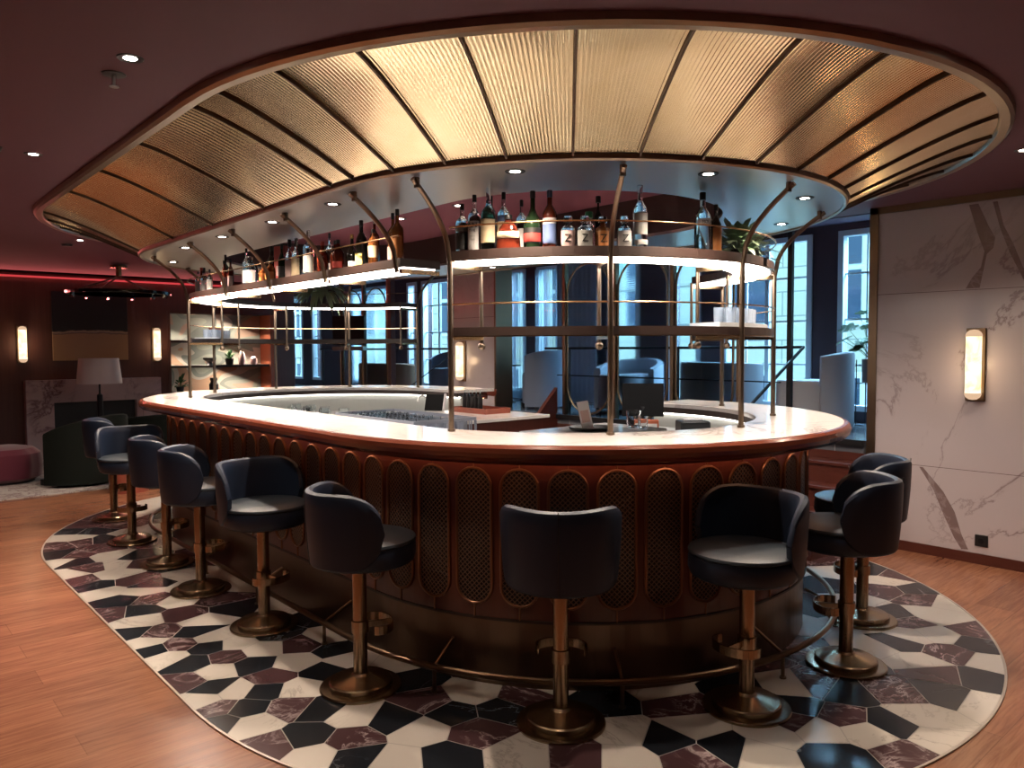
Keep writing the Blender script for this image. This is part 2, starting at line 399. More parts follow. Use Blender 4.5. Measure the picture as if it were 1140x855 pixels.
TD = """25 690 B;130 645 W;180 690 M;40 765 W;40 830 W;150 785 B;225 745 W;220 832 M;310 802 B;430 765 W;400 820 W;550 755 W;500 690 B;490 733 M;480 640 W;605 830 B;625 720 M;690 762 W;750 742 B;770 655 M;620 655 B;890 660 B;840 718 W;980 742 B;1010 692 W;1000 620 B;880 785 W;800 822 M;870 600 M;1020 575 W;915 550 M;990 527 B;830 575 W;985 490 M;880 450 W;870 500 W;765 520 B;750 448 B;700 530 W;840 402 M;950 440 B;900 412 W;810 380 B;740 378 M;755 338 M;700 328 B;735 355 W;790 465 M;800 500 W;560 300 M;610 330 W;590 370 B;640 410 W;560 420 B;680 470 W;560 640 M;420 700 W;330 640 B;640 580 B"""
for T_, ox, oy, sc_ in ((TA, 0, 555, 2.85), (TC, 320, 500, 2.407), (TD, 680, 500, 2.409)):
    for t in T_.split(';'):
        x, y, c_ = t.split(); p = F0(ox + float(x) / sc_, oy + float(y) / sc_); SEEDS.append((p[0], p[1], c_))
RO, RI = 2.334, 1.30
def sdist(x, y):
    cx_ = min(max(x, 0), L); return math.hypot(x - cx_, y)
# spread seeds that landed too close, then fill the unseen rest
S2 = []
for s_ in SEEDS:
    if sdist(s_[0], s_[1]) < RO - .02 and all(math.hypot(s_[0] - q[0], s_[1] - q[1]) > .085 for q in S2): S2.append(s_)
tries = 0
while tries < 6000:
    tries += 1
    x = random.uniform(-RO, L + RO); y = random.uniform(-RO, RO); d = sdist(x, y)
    if d > RO - .08 or d < RI - .1: continue
    if all(math.hypot(x - q[0], y - q[1]) > .27 for q in S2): S2.append((x, y, random.choice('WWBBM')))
outer = [P3(s_, RO, 0) for s_ in ringst(RO, .07)]
def clip(poly, px, py, nx, ny):
    out = []
    for i in range(len(poly)):
        a, b_ = poly[i], poly[(i + 1) % len(poly)]
        da = (a[0] - px) * nx + (a[1] - py) * ny; db = (b_[0] - px) * nx + (b_[1] - py) * ny
        if da <= 0: out.append(a)
        if (da < 0 < db) or (db < 0 < da):
            t = da / (da - db); out.append((a[0] + (b_[0] - a[0]) * t, a[1] + (b_[1] - a[1]) * t))
    return out
bms = {'W': nb(), 'B': nb(), 'M': nb()}
OUT2 = [(p.x, p.y) for p in outer]
for i, (x, y, c_) in enumerate(S2):
    poly = [(x - .8, y - .8), (x + .8, y - .8), (x + .8, y + .8), (x - .8, y + .8)]
    for j, (x2, y2, c2) in enumerate(S2):
        if i == j or abs(x2 - x) > 1.7 or abs(y2 - y) > 1.7: continue
        dx, dy = x2 - x, y2 - y; d = math.hypot(dx, dy); nx, ny = dx / d, dy / d
        poly = clip(poly, (x + x2) / 2 - nx * .0022, (y + y2) / 2 - ny * .0022, nx, ny)
        if len(poly) < 3: break
    if len(poly) < 3: continue
    if max(sdist(*p) for p in poly) > RO - .004:
        for k in range(len(OUT2)):
            a, b_ = OUT2[k], OUT2[(k + 1) % len(OUT2)]
            ex, ey = b_[0] - a[0], b_[1] - a[1]; l = math.hypot(ex, ey)
            poly = clip(poly, a[0] - ey / l * .004, a[1] + ex / l * .004, ey / l, -ex / l)
            if len(poly) < 3: break
    if len(poly) < 3: continue
    b_ = bms[c_]
    try: b_.faces.new([b_.verts.new((p[0], p[1], .0045)) for p in poly])
    except ValueError: pass
bm = nb(); bm.faces.new([bm.verts.new((p.x, p.y, .0035)) for p in outer]); struct('floor', bm, m_grout)
for k, m_ in (('W', tw), ('B', tb), ('M', tm)):
    struct('floor', bms[k], m_)
bm = nb(); sweep(bm, ringst(RO, .07), rect(RO - .002, RO + .008, .001, .006), closed=True); struct('trim_4', bm, mat('pale_edge', (.55, .48, .42), .4, .4))

# ------------------------------------------------------------------ bar counter
bar = thing('bar_counter', 'long oval bar counter with marble top, rounded mahogany edge and lattice arches', 'bar')
a14 = PI * 1.4
def s_far(u, R): return L + PI * R + (L - u)     # arc length of far straight at coordinate u
def barspan(R):   # the open gap in the far side
    P = 2 * L + 2 * PI * R
    return spanst(s_far(.42, R) - P, s_far(2.80, R), R, .07)
bm = nb(); sweep(bm, barspan(1.4), rect(1.20, 1.40, .32, 1.09)); obj('body_panel', bm, m_bar, bar)
bm = nb(); sweep(bm, barspan(1.4), rect(1.18, 1.388, .0, .318)); obj('kick_plate', bm, m_kick, bar)
bm = nb(); sweep(bm, barspan(1.4), rect(1.398, 1.406, .312, .324)); obj('bead', bm, m_shelfdark, bar)
bm = nb(); sweep(bm, barspan(1.4), [(1.117, ZB - .028), (1.592, ZB - .028), (1.592, ZB - .004), (1.588, ZB), (1.121, ZB), (1.117, ZB - .004)])
box(bm, 3.6, 4.02, -.92, -.29, ZB - .028, ZB - .0005)
obj('countertop', bm, m_white, bar)
nose = [(1.50, 1.088), (1.585, 1.075), (1.603, 1.080), (1.622, 1.098), (1.628, 1.118), (1.622, 1.138), (1.608, 1.150), (1.592, ZB - .002), (1.592, ZB - .03), (1.50, ZB - .03)]
bm = nb(); sweep(bm, barspan(1.4), nose)
obj('edge_moulding', bm, m_nose, bar, True)
bm = nb(); sweep(bm, barspan(1.4), rect(1.395, 1.502, 1.064, 1.088)); sweep(bm, barspan(1.4), rect(1.488, 1.503, 1.052, 1.0885)); obj('underside_apron', bm, m_bar, bar)
bm = nb(); sweep(bm, barspan(1.4), rect(1.44, 1.455, 1.058, 1.0635)); obj('apron_light', bm, emit('apron_glow', (1, .48, .26), 5), bar, label='warm light line under the overhang')
bm = nb(); sweep(bm, barspan(1.4), rect(1.119, 1.135, 1.085, ZB - .029)); obj('inner_fascia', bm, m_shelfdark, bar)
bm = nb(); sweep(bm, barspan(1.4), rect(1.135, 1.16, 1.072, 1.086)); obj('under_counter_light', bm, m_led2, bar, label='glowing light strip under the inner edge')
bm = nb(); sweep(bm, barspan(1.4), rect(1.16, 1.20, 0, 1.085)); obj('inner_panel', bm, m_inner, bar)
bm = nb()
P14 = 2 * L + 2 * PI * 1.4
sweep(bm, spanst(s_far(.44, 1.4) - P14, s_far(2.78, 1.4), 1.4, .09), rect(.60, 1.16, .86, .90)); obj('work_surface', bm, m_steel, bar)
# arches: each a raised stadium frame with a lattice panel behind it
AH, AW, AZ0, AZ1 = .0, .088, .385, 1.016
def arch_pts(hw, z0, z1, n=10):
    p = []
    for k in range(n + 1):
        t = PI * k / n; p.append((hw * math.cos(t), z1 - hw + hw * math.sin(t)))
    for k in range(n + 1):
        t = PI + PI * k / n; p.append((hw * math.cos(t), z0 + hw + hw * math.sin(t)))
    return p
pitch_s = .2207
s_k = -2.72
while s_k < L + 4.6:
    pts = arch_pts(AW, AZ0, AZ1)
    bm = nb()
    cs = [P3(st(s_k + a * 1.0, 1.4), 1.405, z) for a, z in pts]
    tube(bm, cs, .0075, 6, closed=True)
    gs = [P3(st(s_k, 1.4), 1.402, .385), P3(st(s_k, 1.4), 1.402, .322)]
    tube(bm, gs, .005, 5); tube(bm, [P3(st(s_k, 1.4), 1.402, 1.02), P3(st(s_k, 1.4), 1.402, 1.062)], .004, 5)
    fr = obj('arch_frame', bm, m_arch, bar, True)
    bm = nb(); uvl = bm.loops.layers.uv.new('UVMap')
    inner = arch_pts(AW - .004, AZ0 + .004, AZ1 - .004, 8)
    top = inner[:9]; botm = inner[9:]
    n_c = 6
    # columns of quads clipped to the stadium so that the panel follows the curve of the bar
    hw = AW - .004
    cols = [-hw + 2 * hw * i / n_c for i in range(n_c + 1)]
    def zt(a): return AZ1 - .004 - hw + math.sqrt(max(hw * hw - a * a, 0))
    def zb(a): return AZ0 + .004 + hw - math.sqrt(max(hw * hw - a * a, 0))
    cols = [hw * math.sin(PI * (i / 12 - .5)) for i in range(13)]
    for a, b2 in zip(cols, cols[1:]):
        q = [(a, zb(a)), (b2, zb(b2)), (b2, zt(b2)), (a, zt(a))]
        f_ = bm.faces.new([bm.verts.new(P3(st(s_k + x, 1.4), 1.4025, z)) for x, z in q])
        for lp, (x, z) in zip(f_.loops, q): lp[uvl].uv = (x, z)
    lt = obj('lattice_panel', bm, m_lat, fr, label='dark diagonal brass lattice')
    s_k += pitch_s

# foot rail
fr_ = thing('foot_rail', 'bronze foot rail running round the base of the bar', 'rail')
bm = nb(); sweep(bm, spanst(-2.9, L + 4.2, 1.56, .08), circ(1.56, .118, .0155, 10)); obj('rail_tube', bm, m_bronze, fr_, True)
s_ = -2.4
while s_ < L + 3.9:
    q = st(s_, 1.56)
    bm = nb(); tube(bm, [P3(q, 1.56, .105), P3(q, 1.56, .005)], .009, 8); tube(bm, [P3(q, 1.56, .005), P3(q, 1.56, .013)], .016, 10)
    tube(bm, [P3(q, 1.55, .125), P3(q, 1.395, .20)], .008, 8)
    obj('bracket', bm, m_bronze, fr_, True)
    s_ += .86
    
# ------------------------------------------------------------------ canopy
can = thing('ceiling_canopy', 'oval brass canopy of fluted panels hung from the ceiling over the bar', 'canopy', (0, 0, 0))
bm = nb(); sweep(bm, RING, [(.925, ZS), (1.575, ZS), (1.575, ZS + .02), (.925, ZS + .02)], closed=True); obj('soffit', bm, m_soffit, can)
bm = nb(); sweep(bm, RING, [(1.572, ZS - .008), (1.584, ZS - .012), (1.594, ZS - .004), (1.600, ZS + .014), (1.590, ZS + .022), (1.572, ZS + .022)], closed=True); obj('inner_rim', bm, m_rim, can, True)
bm = nb(); sweep(bm, RING, rect(.925, .94, ZS + .02, ZC - .002), closed=True); obj('well_wall', bm, mat('well_brown', (.05, .022, .02), .5), can)
bm = nb(); bm.faces.new([bm.verts.new(P3(q, .927, ZC - .004)) for q in RING]); obj('well_ceiling', bm, m_wellceil, can, label='ceiling inside the well, its pink light put into the colour')
bm = nb(); sweep(bm, RING, [(2.262, ZC - .034), (2.300, ZC - .036), (2.316, ZC - .026), (2.320, ZC - .001), (2.255, ZC - .001), (2.255, ZC - .02)], closed=True); obj('outer_rim', bm, m_rim, can, True)
# panel section: cove between inner rim and outer rim
def cove(t):
    r = 1.600 + t * (2.252 - 1.600)
    z = ZS + .018 + (ZC - .014 - ZS - .018) * (1 - (1 - t) ** 1.22)
    return r, z
ribs = [stB(a) for a in (-0.0,)] and []
rib_s = []
Rc = 1.9
rads = math.radians
for a in [5 + 10 * k for k in range(18)]: rib_s.append(L + rads(a) * Rc)
for u_ in (2.98, 2.20, 1.42, .64): rib_s.append(u_); 
for u_ in (2.98, 2.20, 1.42, .64): rib_s.append(L + PI * Rc + L - u_)
for a in [1 + 10 * k for k in range(18)]: rib_s.append(2 * L + PI * Rc + rads(a) * Rc)
rib_s = sorted(rib_s); Pc = 2 * L + 2 * PI * Rc
for i, s0 in enumerate(rib_s):
    s1 = rib_s[(i + 1) % len(rib_s)]
    if s1 <= s0: s1 += Pc
    q = st(s0, Rc)
    bm = nb()
    nrm = Vector((-q[2], q[1], 0)) * .0045; pv = None
    for t in range(13):
        r_, z_ = cove(t / 12); a_ = [bm.verts.new(P3(q, r_, z_ + dz) + nrm * sg) for sg, dz in ((1, .004), (1, -.015), (-1, -.015), (-1, .004))]
        if pv:
            for k_i in range(4): bm.faces.new((pv[k_i], pv[(k_i + 1) % 4], a_[(k_i + 1) % 4], a_[k_i]))
        else: bm.faces.new(a_)
        pv = a_
    bm.faces.new(pv[::-1]); obj('rib', bm, m_rib, can, True)
    bm = nb(); w_ = s1 - s0; nf = max(4, int(round(21 * min(1, w_ / .33)))); nn = nf * 6; amp = .060 * w_ / nf
    rows = []
    for k in range(nn + 1):
        sk = s0 + w_ * k / nn; d = amp * math.cos(2 * PI * k / 6.0)
        qq = st(sk, Rc)
        rows.append([bm.verts.new(P3(qq, cove(t / 8)[0], cove(t / 8)[1] + d)) for t in range(9)])
    for A, B in zip(rows, rows[1:]):
        for t in range(8): bm.faces.new((A[t], A[t + 1], B[t + 1], B[t]))
    obj('fluted_panel', bm, m_panel, can, True)

# ------------------------------------------------------------------ shelf gantry
gan = thing('shelf_gantry', 'brass gantry of lit bottle shelves on tall posts standing on the bar', 'shelf rack', (0, 0, ZB))
def gobj(name, bm, m, smooth=False, label=None):
    bmesh.ops.translate(bm, verts=bm.verts, vec=(0, 0, -ZB)); return obj(name, bm, m, gan, smooth, label)
ANG = (16, 53.5, 90, 126.5, 164)
RP = 1.222
def arm_pts(q, zlow):
    pts = [P3(q, RP, zlow)]
    for k in range(9):
        t = k / 8
        pts.append(P3(q, RP + .012 + .30 * t ** 1.7 * (1 - .12 * t), 2.03 + (ZS - .012 - 2.03) * t ** .9 if True else 0))
    return pts
for stf, side in ((stB, 1), (stA, -1)):
    for a in ANG:
        q = stf(a); bm = nb()
        tube(bm, [P3(q, RP, ZB + .002), P3(q, RP, ZB + .014)], .019, 12); tube(bm, [P3(q, RP, ZB), P3(q, RP, 1.99)], .0135, 12)
        tube(bm, arm_pts(q, 1.97), .0125, 10)
        tube(bm, [P3(q, 1.47, ZS - .002), P3(q, 1.47, ZS - .05)], .014, 8)
        gobj('post', bm, m_frame, True)
        bm = nb(); tube(bm, [P3(q, .955, 2.0), P3(q, .955, 1.585)], .010, 8)
        bmesh.ops.create_uvsphere(bm, u_segments=12, v_segments=8, radius=.021, matrix=Matrix.Translation(P3(q, .955, 1.575)))
        gobj('inner_rod', bm, m_frame, True)
for u_ in (-.12 + .76, 1.42, 2.20, 2.98):
    q = (u_, 0, -1); bm = nb(); tube(bm, arm_pts(q, 1.965), .0125, 10); tube(bm, [P3(q, 1.47, ZS - .002), P3(q, 1.47, ZS - .05)], .014, 8)
    gobj('curved_arm', bm, m_frame, True)
def shelf_span(a0, a1, stf):  # stations of an end arc between degrees
    n = 30; return [stf(a0 + (a1 - a0) * k / n) for k in range(n + 1)]
spans_up = [shelf_span(16, 164, stB), [stA(164 - (164 + 0) * k / 30) for k in range(31)] + [(L * .985 * k / 12, 0, -1) for k in range(1, 13)]]
spans_lo = [shelf_span(16, 164, stB), shelf_span(16, 164, stA)]
for sp_ in spans_up:
    bm = nb(); sweep(bm, sp_, rect(.955, 1.214, 1.995, 2.040)); gobj('upper_shelf', bm, m_shelfdark)
    bm = nb(); sweep(bm, sp_, rect(.99, 1.19, 1.986, 1.994)); gobj('shelf_light', bm, m_led, label='glowing underside light panel')
    bm = nb(); sweep(bm, sp_, rect(1.206, 1.218, 1.990, 1.995)); sweep(bm, sp_, circ(1.222, 2.155, .0045, 6)); gobj('guard_rail', bm, m_brass, True)
for sp_ in spans_lo:
    bm = nb(); sweep(bm, sp_, rect(1.200, 1.216, 1.625, 1.667)); sweep(bm, sp_, rect(.955, .967, 1.625, 1.667)); gobj('lower_fascia', bm, m_shelfdark)
    bm = nb(); sweep(bm, sp_, rect(.967, 1.20, 1.655, 1.661)); gobj('glass_shelf', bm, m_clear)
    bm = nb(); sweep(bm, sp_, circ(1.222, 1.78, .0045, 6)); sweep(bm, sp_, rect(1.198, 1.218, 1.620, 1.625)); gobj('guard_rail', bm, m_brass, True)
for stf in (stB, stA):
    for a in ANG:
        q = stf(a)
        for z0, z1 in ((1.962, 1.986), (1.606, 1.625)):
            bm = nb()
            p0, p1 = P3(q, .955, 0), P3(q, RP, 0); d = (p1 - p0).normalized(); n_ = Vector((-d.y, d.x, 0)) * .012
            vs = [bm.verts.new(p + o_ + Vector((0, 0, z))) for z in (z0, z1) for p, o_ in ((p0, n_), (p0, -n_), (p1, -n_), (p1, n_))]
            for f_ in ((0, 1, 2, 3), (7, 6, 5, 4), (0, 4, 5, 1), (1, 5, 6, 2), (2, 6, 7, 3), (3, 7, 4, 0)): bm.faces.new([vs[i] for i in f_])
            gobj('cross_bracket', bm, m_brass)
for u_ in (.64, 1.42, 2.20, 2.98):
    bm = nb(); box(bm, u_ - .012, u_ + .012, -1.2, -.955, 1.962, 1.986); gobj('cross_bracket', bm, m_brass)

# ------------------------------------------------------------------ lights
def spot(loc, energy, size=100, blend=.6, col=(1, .80, .62), r=.03, tgt=None):
    ld = bpy.data.lights.new('spot', 'SPOT'); ld.energy = energy; ld.spot_size = rads(size); ld.spot_blend = blend; ld.color = col; ld.shadow_soft_size = r
    o = bpy.data.objects.new('spot_lamp', ld); C.objects.link(o); o.location = loc
    if tgt is not None: o.rotation_euler = (Vector(tgt) - Vector(loc)).to_track_quat('-Z', 'Y').to_euler()
    return o
dl0 = None
def downlight(x, y, z, label, group, energy, size=140, col=(1, .80, .62)):
    global dl0
    if dl0 is None:
        dl0 = thing('downlight', label, 'ceiling light', (x, y, z), 0, group)
        bm = nb(); lathe(bm, [(.030, -.002), (.044, -.004), (.047, -.0005), (.047, 0), (.030, 0)], 24); obj('trim_ring', bm, m_black, dl0, True)
        bm = nb(); lathe(bm, [(0, -.0022), (.024, -.0022), (.024, -.001), (0, -.001)], 20); obj('lens', bm, m_lens, dl0, label='glowing warm lens')
        t = dl0
    else:
        t = copy_tree(dl0); t.location = (x, y, z)
        t['label'] = label; t['group'] = group
    spot((x, y, z - .012), energy, size, .8, col)
Z_s, Z_c = ZS - .0005, ZC - .0005
SE = 70
soff = [(.27, -1.39, 'third soffit light from the left along the front of the canopy'), (1.02, -1.39, 'fourth soffit light from the left, above the far end of the bottle row'), (1.84, -1.39, 'soffit light above the red boxed bottles on the long shelf'), (2.61, -1.39, 'soffit light above the amber bottles at the near end of the long shelf')]
for x, y, lb in soff: downlight(x, y, Z_s, 'small round ' + lb, 'downlights in the canopy soffit', SE)
for a, lb in ((34.5, 'soffit light above the blue tinted bottles'), (71.5, 'soffit light above the slim vodka bottle'), (108.5, 'soffit light above the leafy plant at the right end'), (145.5, 'soffit light at the back of the right end of the canopy')):
    p = P3(stB(a), 1.39, 0); downlight(p.x, p.y, Z_s, 'small round ' + lb, 'downlights in the canopy soffit', SE)
for a, lb in ((34.5, 'second soffit light from the left tip of the canopy'), (71.5, 'soffit light nearest the left tip of the canopy'), (108.5, 'soffit light at the back of the left tip'), (145.5, 'soffit light at the back left behind the shelf posts')):
    p = P3(stA(a), 1.39, 0); downlight(p.x, p.y, Z_s, 'small round ' + lb, 'downlights in the canopy soffit', SE)
for x, lb in ((.65, 'left'), (2.35, 'right')): downlight(x, 1.39, Z_s, 'small round soffit light on the far side, %s one' % lb, 'downlights in the canopy soffit', SE)
for x, y, lb in ((1.81, .08, 'lamp in the raspberry well, left of the blue tinted bottles'), (1.04, .08, 'lamp in the raspberry well beside the amber bottles')):
    downlight(x, y, ZC - .005, 'small round ' + lb, 'lamps in the canopy well', 14)
CE = 38
for x, y, lb, e in ((3.34, -2.60, 'brightest downlight in the maroon ceiling at top left, beside the sprinkler', CE), (1.51, -2.60, 'ceiling downlight near the left edge of the photo', CE), (-2.01, -1.62, 'small ceiling downlight by the left tip of the canopy above the chandelier', CE), (5.08, 1.48, 'ceiling downlight above the marble wall at the right edge', 42)):
    downlight(x, y, Z_c, lb, 'downlights in the maroon ceiling', e, 140)
for x, y, e in ((5.1, -2.6, 22), (5.6, -.2, 12), (-.3, -2.6, 34), (7.2, -3.2, 14), (1.6, -4.4, 22), (3.6, -4.4, 22), (-3.4, -3.0, 40), (6.6, 1.3, 10)):  # unseen downlights added to light the room beyond the visible ones
    downlight(x, y, Z_c, 'unseen maroon ceiling downlight added for room light', 'added ceiling downlights beyond the frame', e, 110)

def area(loc, tgt, sx, sy, e, col):
    ld = bpy.data.lights.new('area', 'AREA'); ld.shape = 'RECTANGLE'; ld.size = sx; ld.size_y = sy; ld.energy = e; ld.color = col
    o = bpy.data.objects.new('daylight', ld); C.objects.link(o); o.location = loc
    o.rotation_euler = (Vector(tgt) - Vector(loc)).to_track_quat('-Z', 'Y').to_euler(); return o
w = bpy.data.worlds.new('sky'); sc.world = w; w.use_nodes = True
w.node_tree.nodes['Background'].inputs[0].default_value = (.55, .80, 1, 1); w.node_tree.nodes['Background'].inputs[1].default_value = 2.2

# ------------------------------------------------------------------ windows and facade outside
WIN = [(-9.7, -8.75), (-8.35, -7.95), (-6.65, -5.2), (-4.8, -4.5), (-4.36, -3.45), (-2.2, -1.75), (-1.52, -1.08), (-.18, .33), (.78, 1.22), (1.52, 2.56), (2.83, 3.87)]
edges_ = [-12] + [x for ab in WIN for x in ab] + [U1]
bm = nb()
for i in range(0, len(edges_), 2): box(bm, edges_[i], edges_[i + 1], WW - .02, WW + .18, ZP, 2.77)
for a, b_ in WIN: box(bm, a, b_, WW - .02, WW + .18, 2.70, 2.77); box(bm, a, b_, WW - .02, WW + .18, ZP, .93)
struct('wall_far', bm, mat('lounge_wall', (.045, .024, .035), .6))
for i, (a, b_) in enumerate(WIN):
    bm = nb(); z0, z1, t = .93, 2.70, .055
    box(bm, a, a + t, WW - .04, WW + .06, z0, z1); box(bm, b_ - t, b_, WW - .04, WW + .06, z0, z1)
    box(bm, a + t, b_ - t, WW - .04, WW + .06, z0, z0 + t); box(bm, a + t, b_ - t, WW - .04, WW + .06, z1 - t, z1)
    c_ = (a + b_) / 2
    if b_ - a > .7: box(bm, c_ - .022, c_ + .022, WW, WW + .04, z0 + t, z1 - t)
    if b_ - a > .9:
        for q in ((a + c_) / 2 + .01, (b_ + c_) / 2 - .01): box(bm, q - .007, q + .007, WW + .01, WW + .03, z0 + t, z1 - t)
    for z in (1.38, 1.83, 2.28): box(bm, a + t, b_ - t, WW + .01, WW + .03, z - .009, z + .009)
    o = struct('window_%d' % (i + 1), bm, m_whitep)
    bm = nb(); box(bm, a + t, b_ - t, WW + .016, WW + .022, z0 + t, z1 - t); g = obj('glass', bm, m_pane, o)
fac = thing('facade', 'pale stone building with tall sash windows across the street outside', 'building', (0, 9, 0))
bm = nb(); box(bm, -30, 16, 0, 1, -4, 12); obj('wall', bm, m_facade, fac)
for k in range(-10, 6):
    for z in (-.6, 2.0, 4.6):
        x = k * 2.2 + .9
        fr2 = nb(); box(fr2, x - .6, x + .6, -.06, .02, z - .1, z + 1.75); o = obj('window_frame', fr2, mat('facade_white', (.75, .8, .78), .6) if (k, z) == (-10, -.6) else bpy.data.materials['facade_white'], fac)
        bm = nb()
        for a, b_ in ((x - .5, x - .05), (x + .05, x + .5)):
            for c_, d in ((z, z + .8), (z + .9, z + 1.65)): box(bm, a, b_, -.08, -.05, c_, d)
        obj('pane', bm, m_fwin, o)
        if k % 2 == 0:
            pass
# daylight in the street
sun = bpy.data.lights.new('sky_light', 'SUN'); sun.energy = 1.7; sun.angle = .6; sun.color = (.72, .90, 1)
so = bpy.data.objects.new('sun', sun); C.objects.link(so); so.rotation_euler = (rads(38), 0, rads(12))
for a, b_ in WIN:   # added unseen lamp outside each opening, imitating sky light
    ar = area(((a + b_) / 2, WW + .75, 3.35), ((a + b_) / 2, WW - 1.0, 1.6), b_ - a, .9, 330 * (b_ - a), (.55, .77, 1)); ar.name = 'sky_fill_over_street'

# ------------------------------------------------------------------ arched glass screens along the lounge edge
def screen(x0, n, wd, label, ztop=2.60):
    t = thing('glass_screen', label, 'screen', (x0, WM + .05, ZP))
    H = ztop - ZP; pit = wd + .08
    for k in range(n + 1):
        bm = nb(); box(bm, k * pit - .04, k * pit, -.03, .03, 0, H); obj('upright', bm, m_bronze, t)
    for k in range(n):
        a, b_ = k * pit, k * pit + wd; c_ = (a + b_) / 2; hw = wd / 2 - .012
        pts = [(c_ + hw * math.cos(PI * i / 16), H - .12 - hw + hw * math.sin(PI * i / 16)) for i in range(17)] + [(c_ + hw * math.cos(PI + PI * i / 16), .02 + hw + hw * math.sin(PI + PI * i / 16)) for i in range(17)]
        bm = nb(); tube(bm, [(x, 0, z) for x, z in pts], .012, 6, closed=True); f_ = obj('arch_frame', bm, m_bronze, t, True)
        bm = nb(); fa = bm.faces.new([bm.verts.new((x, -.004, z)) for x, z in pts])
        ex = bmesh.ops.extrude_face_region(bm, geom=[fa]); bmesh.ops.translate(bm, vec=(0, .008, 0), verts=[v for v in ex['geom'] if isinstance(v, bmesh.types.BMVert)])
        obj('fluted_pane', bm, m_flute, f_)
        # spandrels above and below the rounded ends
        for top in (0, 1):
            bm = nb()
            arc = pts[:17] if top else pts[17:]
            zz_ = H - .09 if top else .0
            for (x_, z_), (x2_, z2_) in zip(arc, arc[1:]):
                vs = [bm.verts.new(p) for p in ((x_, .006, z_), (x2_, .006, z2_), (x2_, .006, zz_), (x_, .006, zz_))]; bm.faces.new(vs)
            bmesh.ops.remove_doubles(bm, verts=bm.verts, dist=.0005)
            ex = bmesh.ops.extrude_face_region(bm, geom=list(bm.faces)); bmesh.ops.translate(bm, vec=(0, -.012, 0), verts=[v for v in ex['geom'] if isinstance(v, bmesh.types.BMVert)])
            obj('spandrel', bm, m_pane, f_)
    bm = nb(); box(bm, -.04, n * pit - .04 + .0, -.03, .03, H, H + .03); obj('head_rail', bm, m_bronze, t)
    return t
screen(.36, 3, .66, 'row of arched fluted glass panels in bronze frames behind the right half of the bar')
screen(-4.70, 2, .62, 'pair of arched fluted glass panels in bronze frames behind the left half of the bar')
bm = nb(); box(bm, 3.03, 3.07, WM + .02, WM + .06, ZP, ZC - .01); tag(obj('steel_post', bm, m_blackm), 'slim black steel post standing in front of the lounge windows', 'post')
bm = nb(); box(bm, -3.30, -3.22, WM + .02, WM + .1, ZP, 2.6); tag(obj('timber_post', bm, m_wallw), 'dark timber post right of the left arched glass panels', 'post')
# stairs
def stairs(x0, x1, label, w_top=WM - .08, run=.24):
    t = thing('staircase', label, 'stairs', ((x0 + x1) / 2, w_top, 0))
    n = 4; h = ZP / (n + 1)
    for k in range(n):
        z = h * (n - k)
        bm = nb(); box(bm, (x0 - x1) / 2, (x1 - x0) / 2, -run * (k + 1), -run * k, 0, z - .02); obj('riser', bm, m_step, t)
        bm = nb(); box(bm, (x0 - x1) / 2, (x1 - x0) / 2, -run * (k + 1) - .015, -run * k, z - .02, z); obj('tread', bm, m_step, t)
    return t
stairs(3.17, 3.72, 'dark wooden steps rising to the raised lounge right of the bar', run=.19)
stairs(-.6, .25, 'dark wooden steps behind the gap in the bar', run=.19)
# handrails
def handrail(name, pts, label, r=.014, lower=None, posts=()):
    t = thing(name, label, 'railing', (0, 0, 0))
    bm = nb(); tube(bm, pts, r, 8); obj('handrail', bm, m_blackm, t, True)
    if lower: bm = nb(); tube(bm, lower, .007, 6); obj('lower_rail', bm, m_blackm, t, True)
    for x, y, z0, z1 in posts:
        bm = nb(); tube(bm, [(x, y, z0), (x, y, z1)], .012, 8); obj('baluster', bm, m_blackm, t, True)
    return t
handrail('railing', [(-.1, WM + .16, 1.56), (2.8, WM + .16, 1.56), (3.13, WM + .12, 1.56), (3.13, WM - .86, 1.02)], 'black steel railing with a sloping end beside the right steps', lower=[(.1, WM + .16, 1.25), (2.9, WM + .16, 1.25)], posts=((.3, WM + .16, ZP, 1.55), (1.8, WM + .16, ZP, 1.55), (3.13, WM - .84, .0, 1.03)))
handrail('railing', [(-5.6, WM + .12, 1.56), (-1.75, WM + .12, 1.56)], 'black steel railing in front of the left lounge windows', lower=[(-3.2, WM + .3, .98), (-1.8, WM + .1, 1.5)], posts=((-5.5, WM + .12, ZP, 1.55), (-1.76, WM + .12, ZP, 1.55)))
bm = nb()
for k in range(9):
    pass
# stringer of the middle stair
bm = nb(); vs = [(-.02, 0, 0), (-.02, 0, .28), (-.02, .85, ZP + .30), (-.02, .85, ZP - .2), (-.02, .3, 0)]
f0 = bm.faces.new([bm.verts.new(v_) for v_ in vs]); ex = bmesh.ops.extrude_face_region(bm, geom=[f0]); bmesh.ops.translate(bm, vec=(.05, 0, 0), verts=[v for v in ex['geom'] if isinstance(v, bmesh.types.BMVert)])
o = obj('stair_panel', bm, m_step); o.location = (.28, WM - .9, 0); tag(o, 'sloping dark wooden side panel beside the steps behind the bar gap', 'panel')

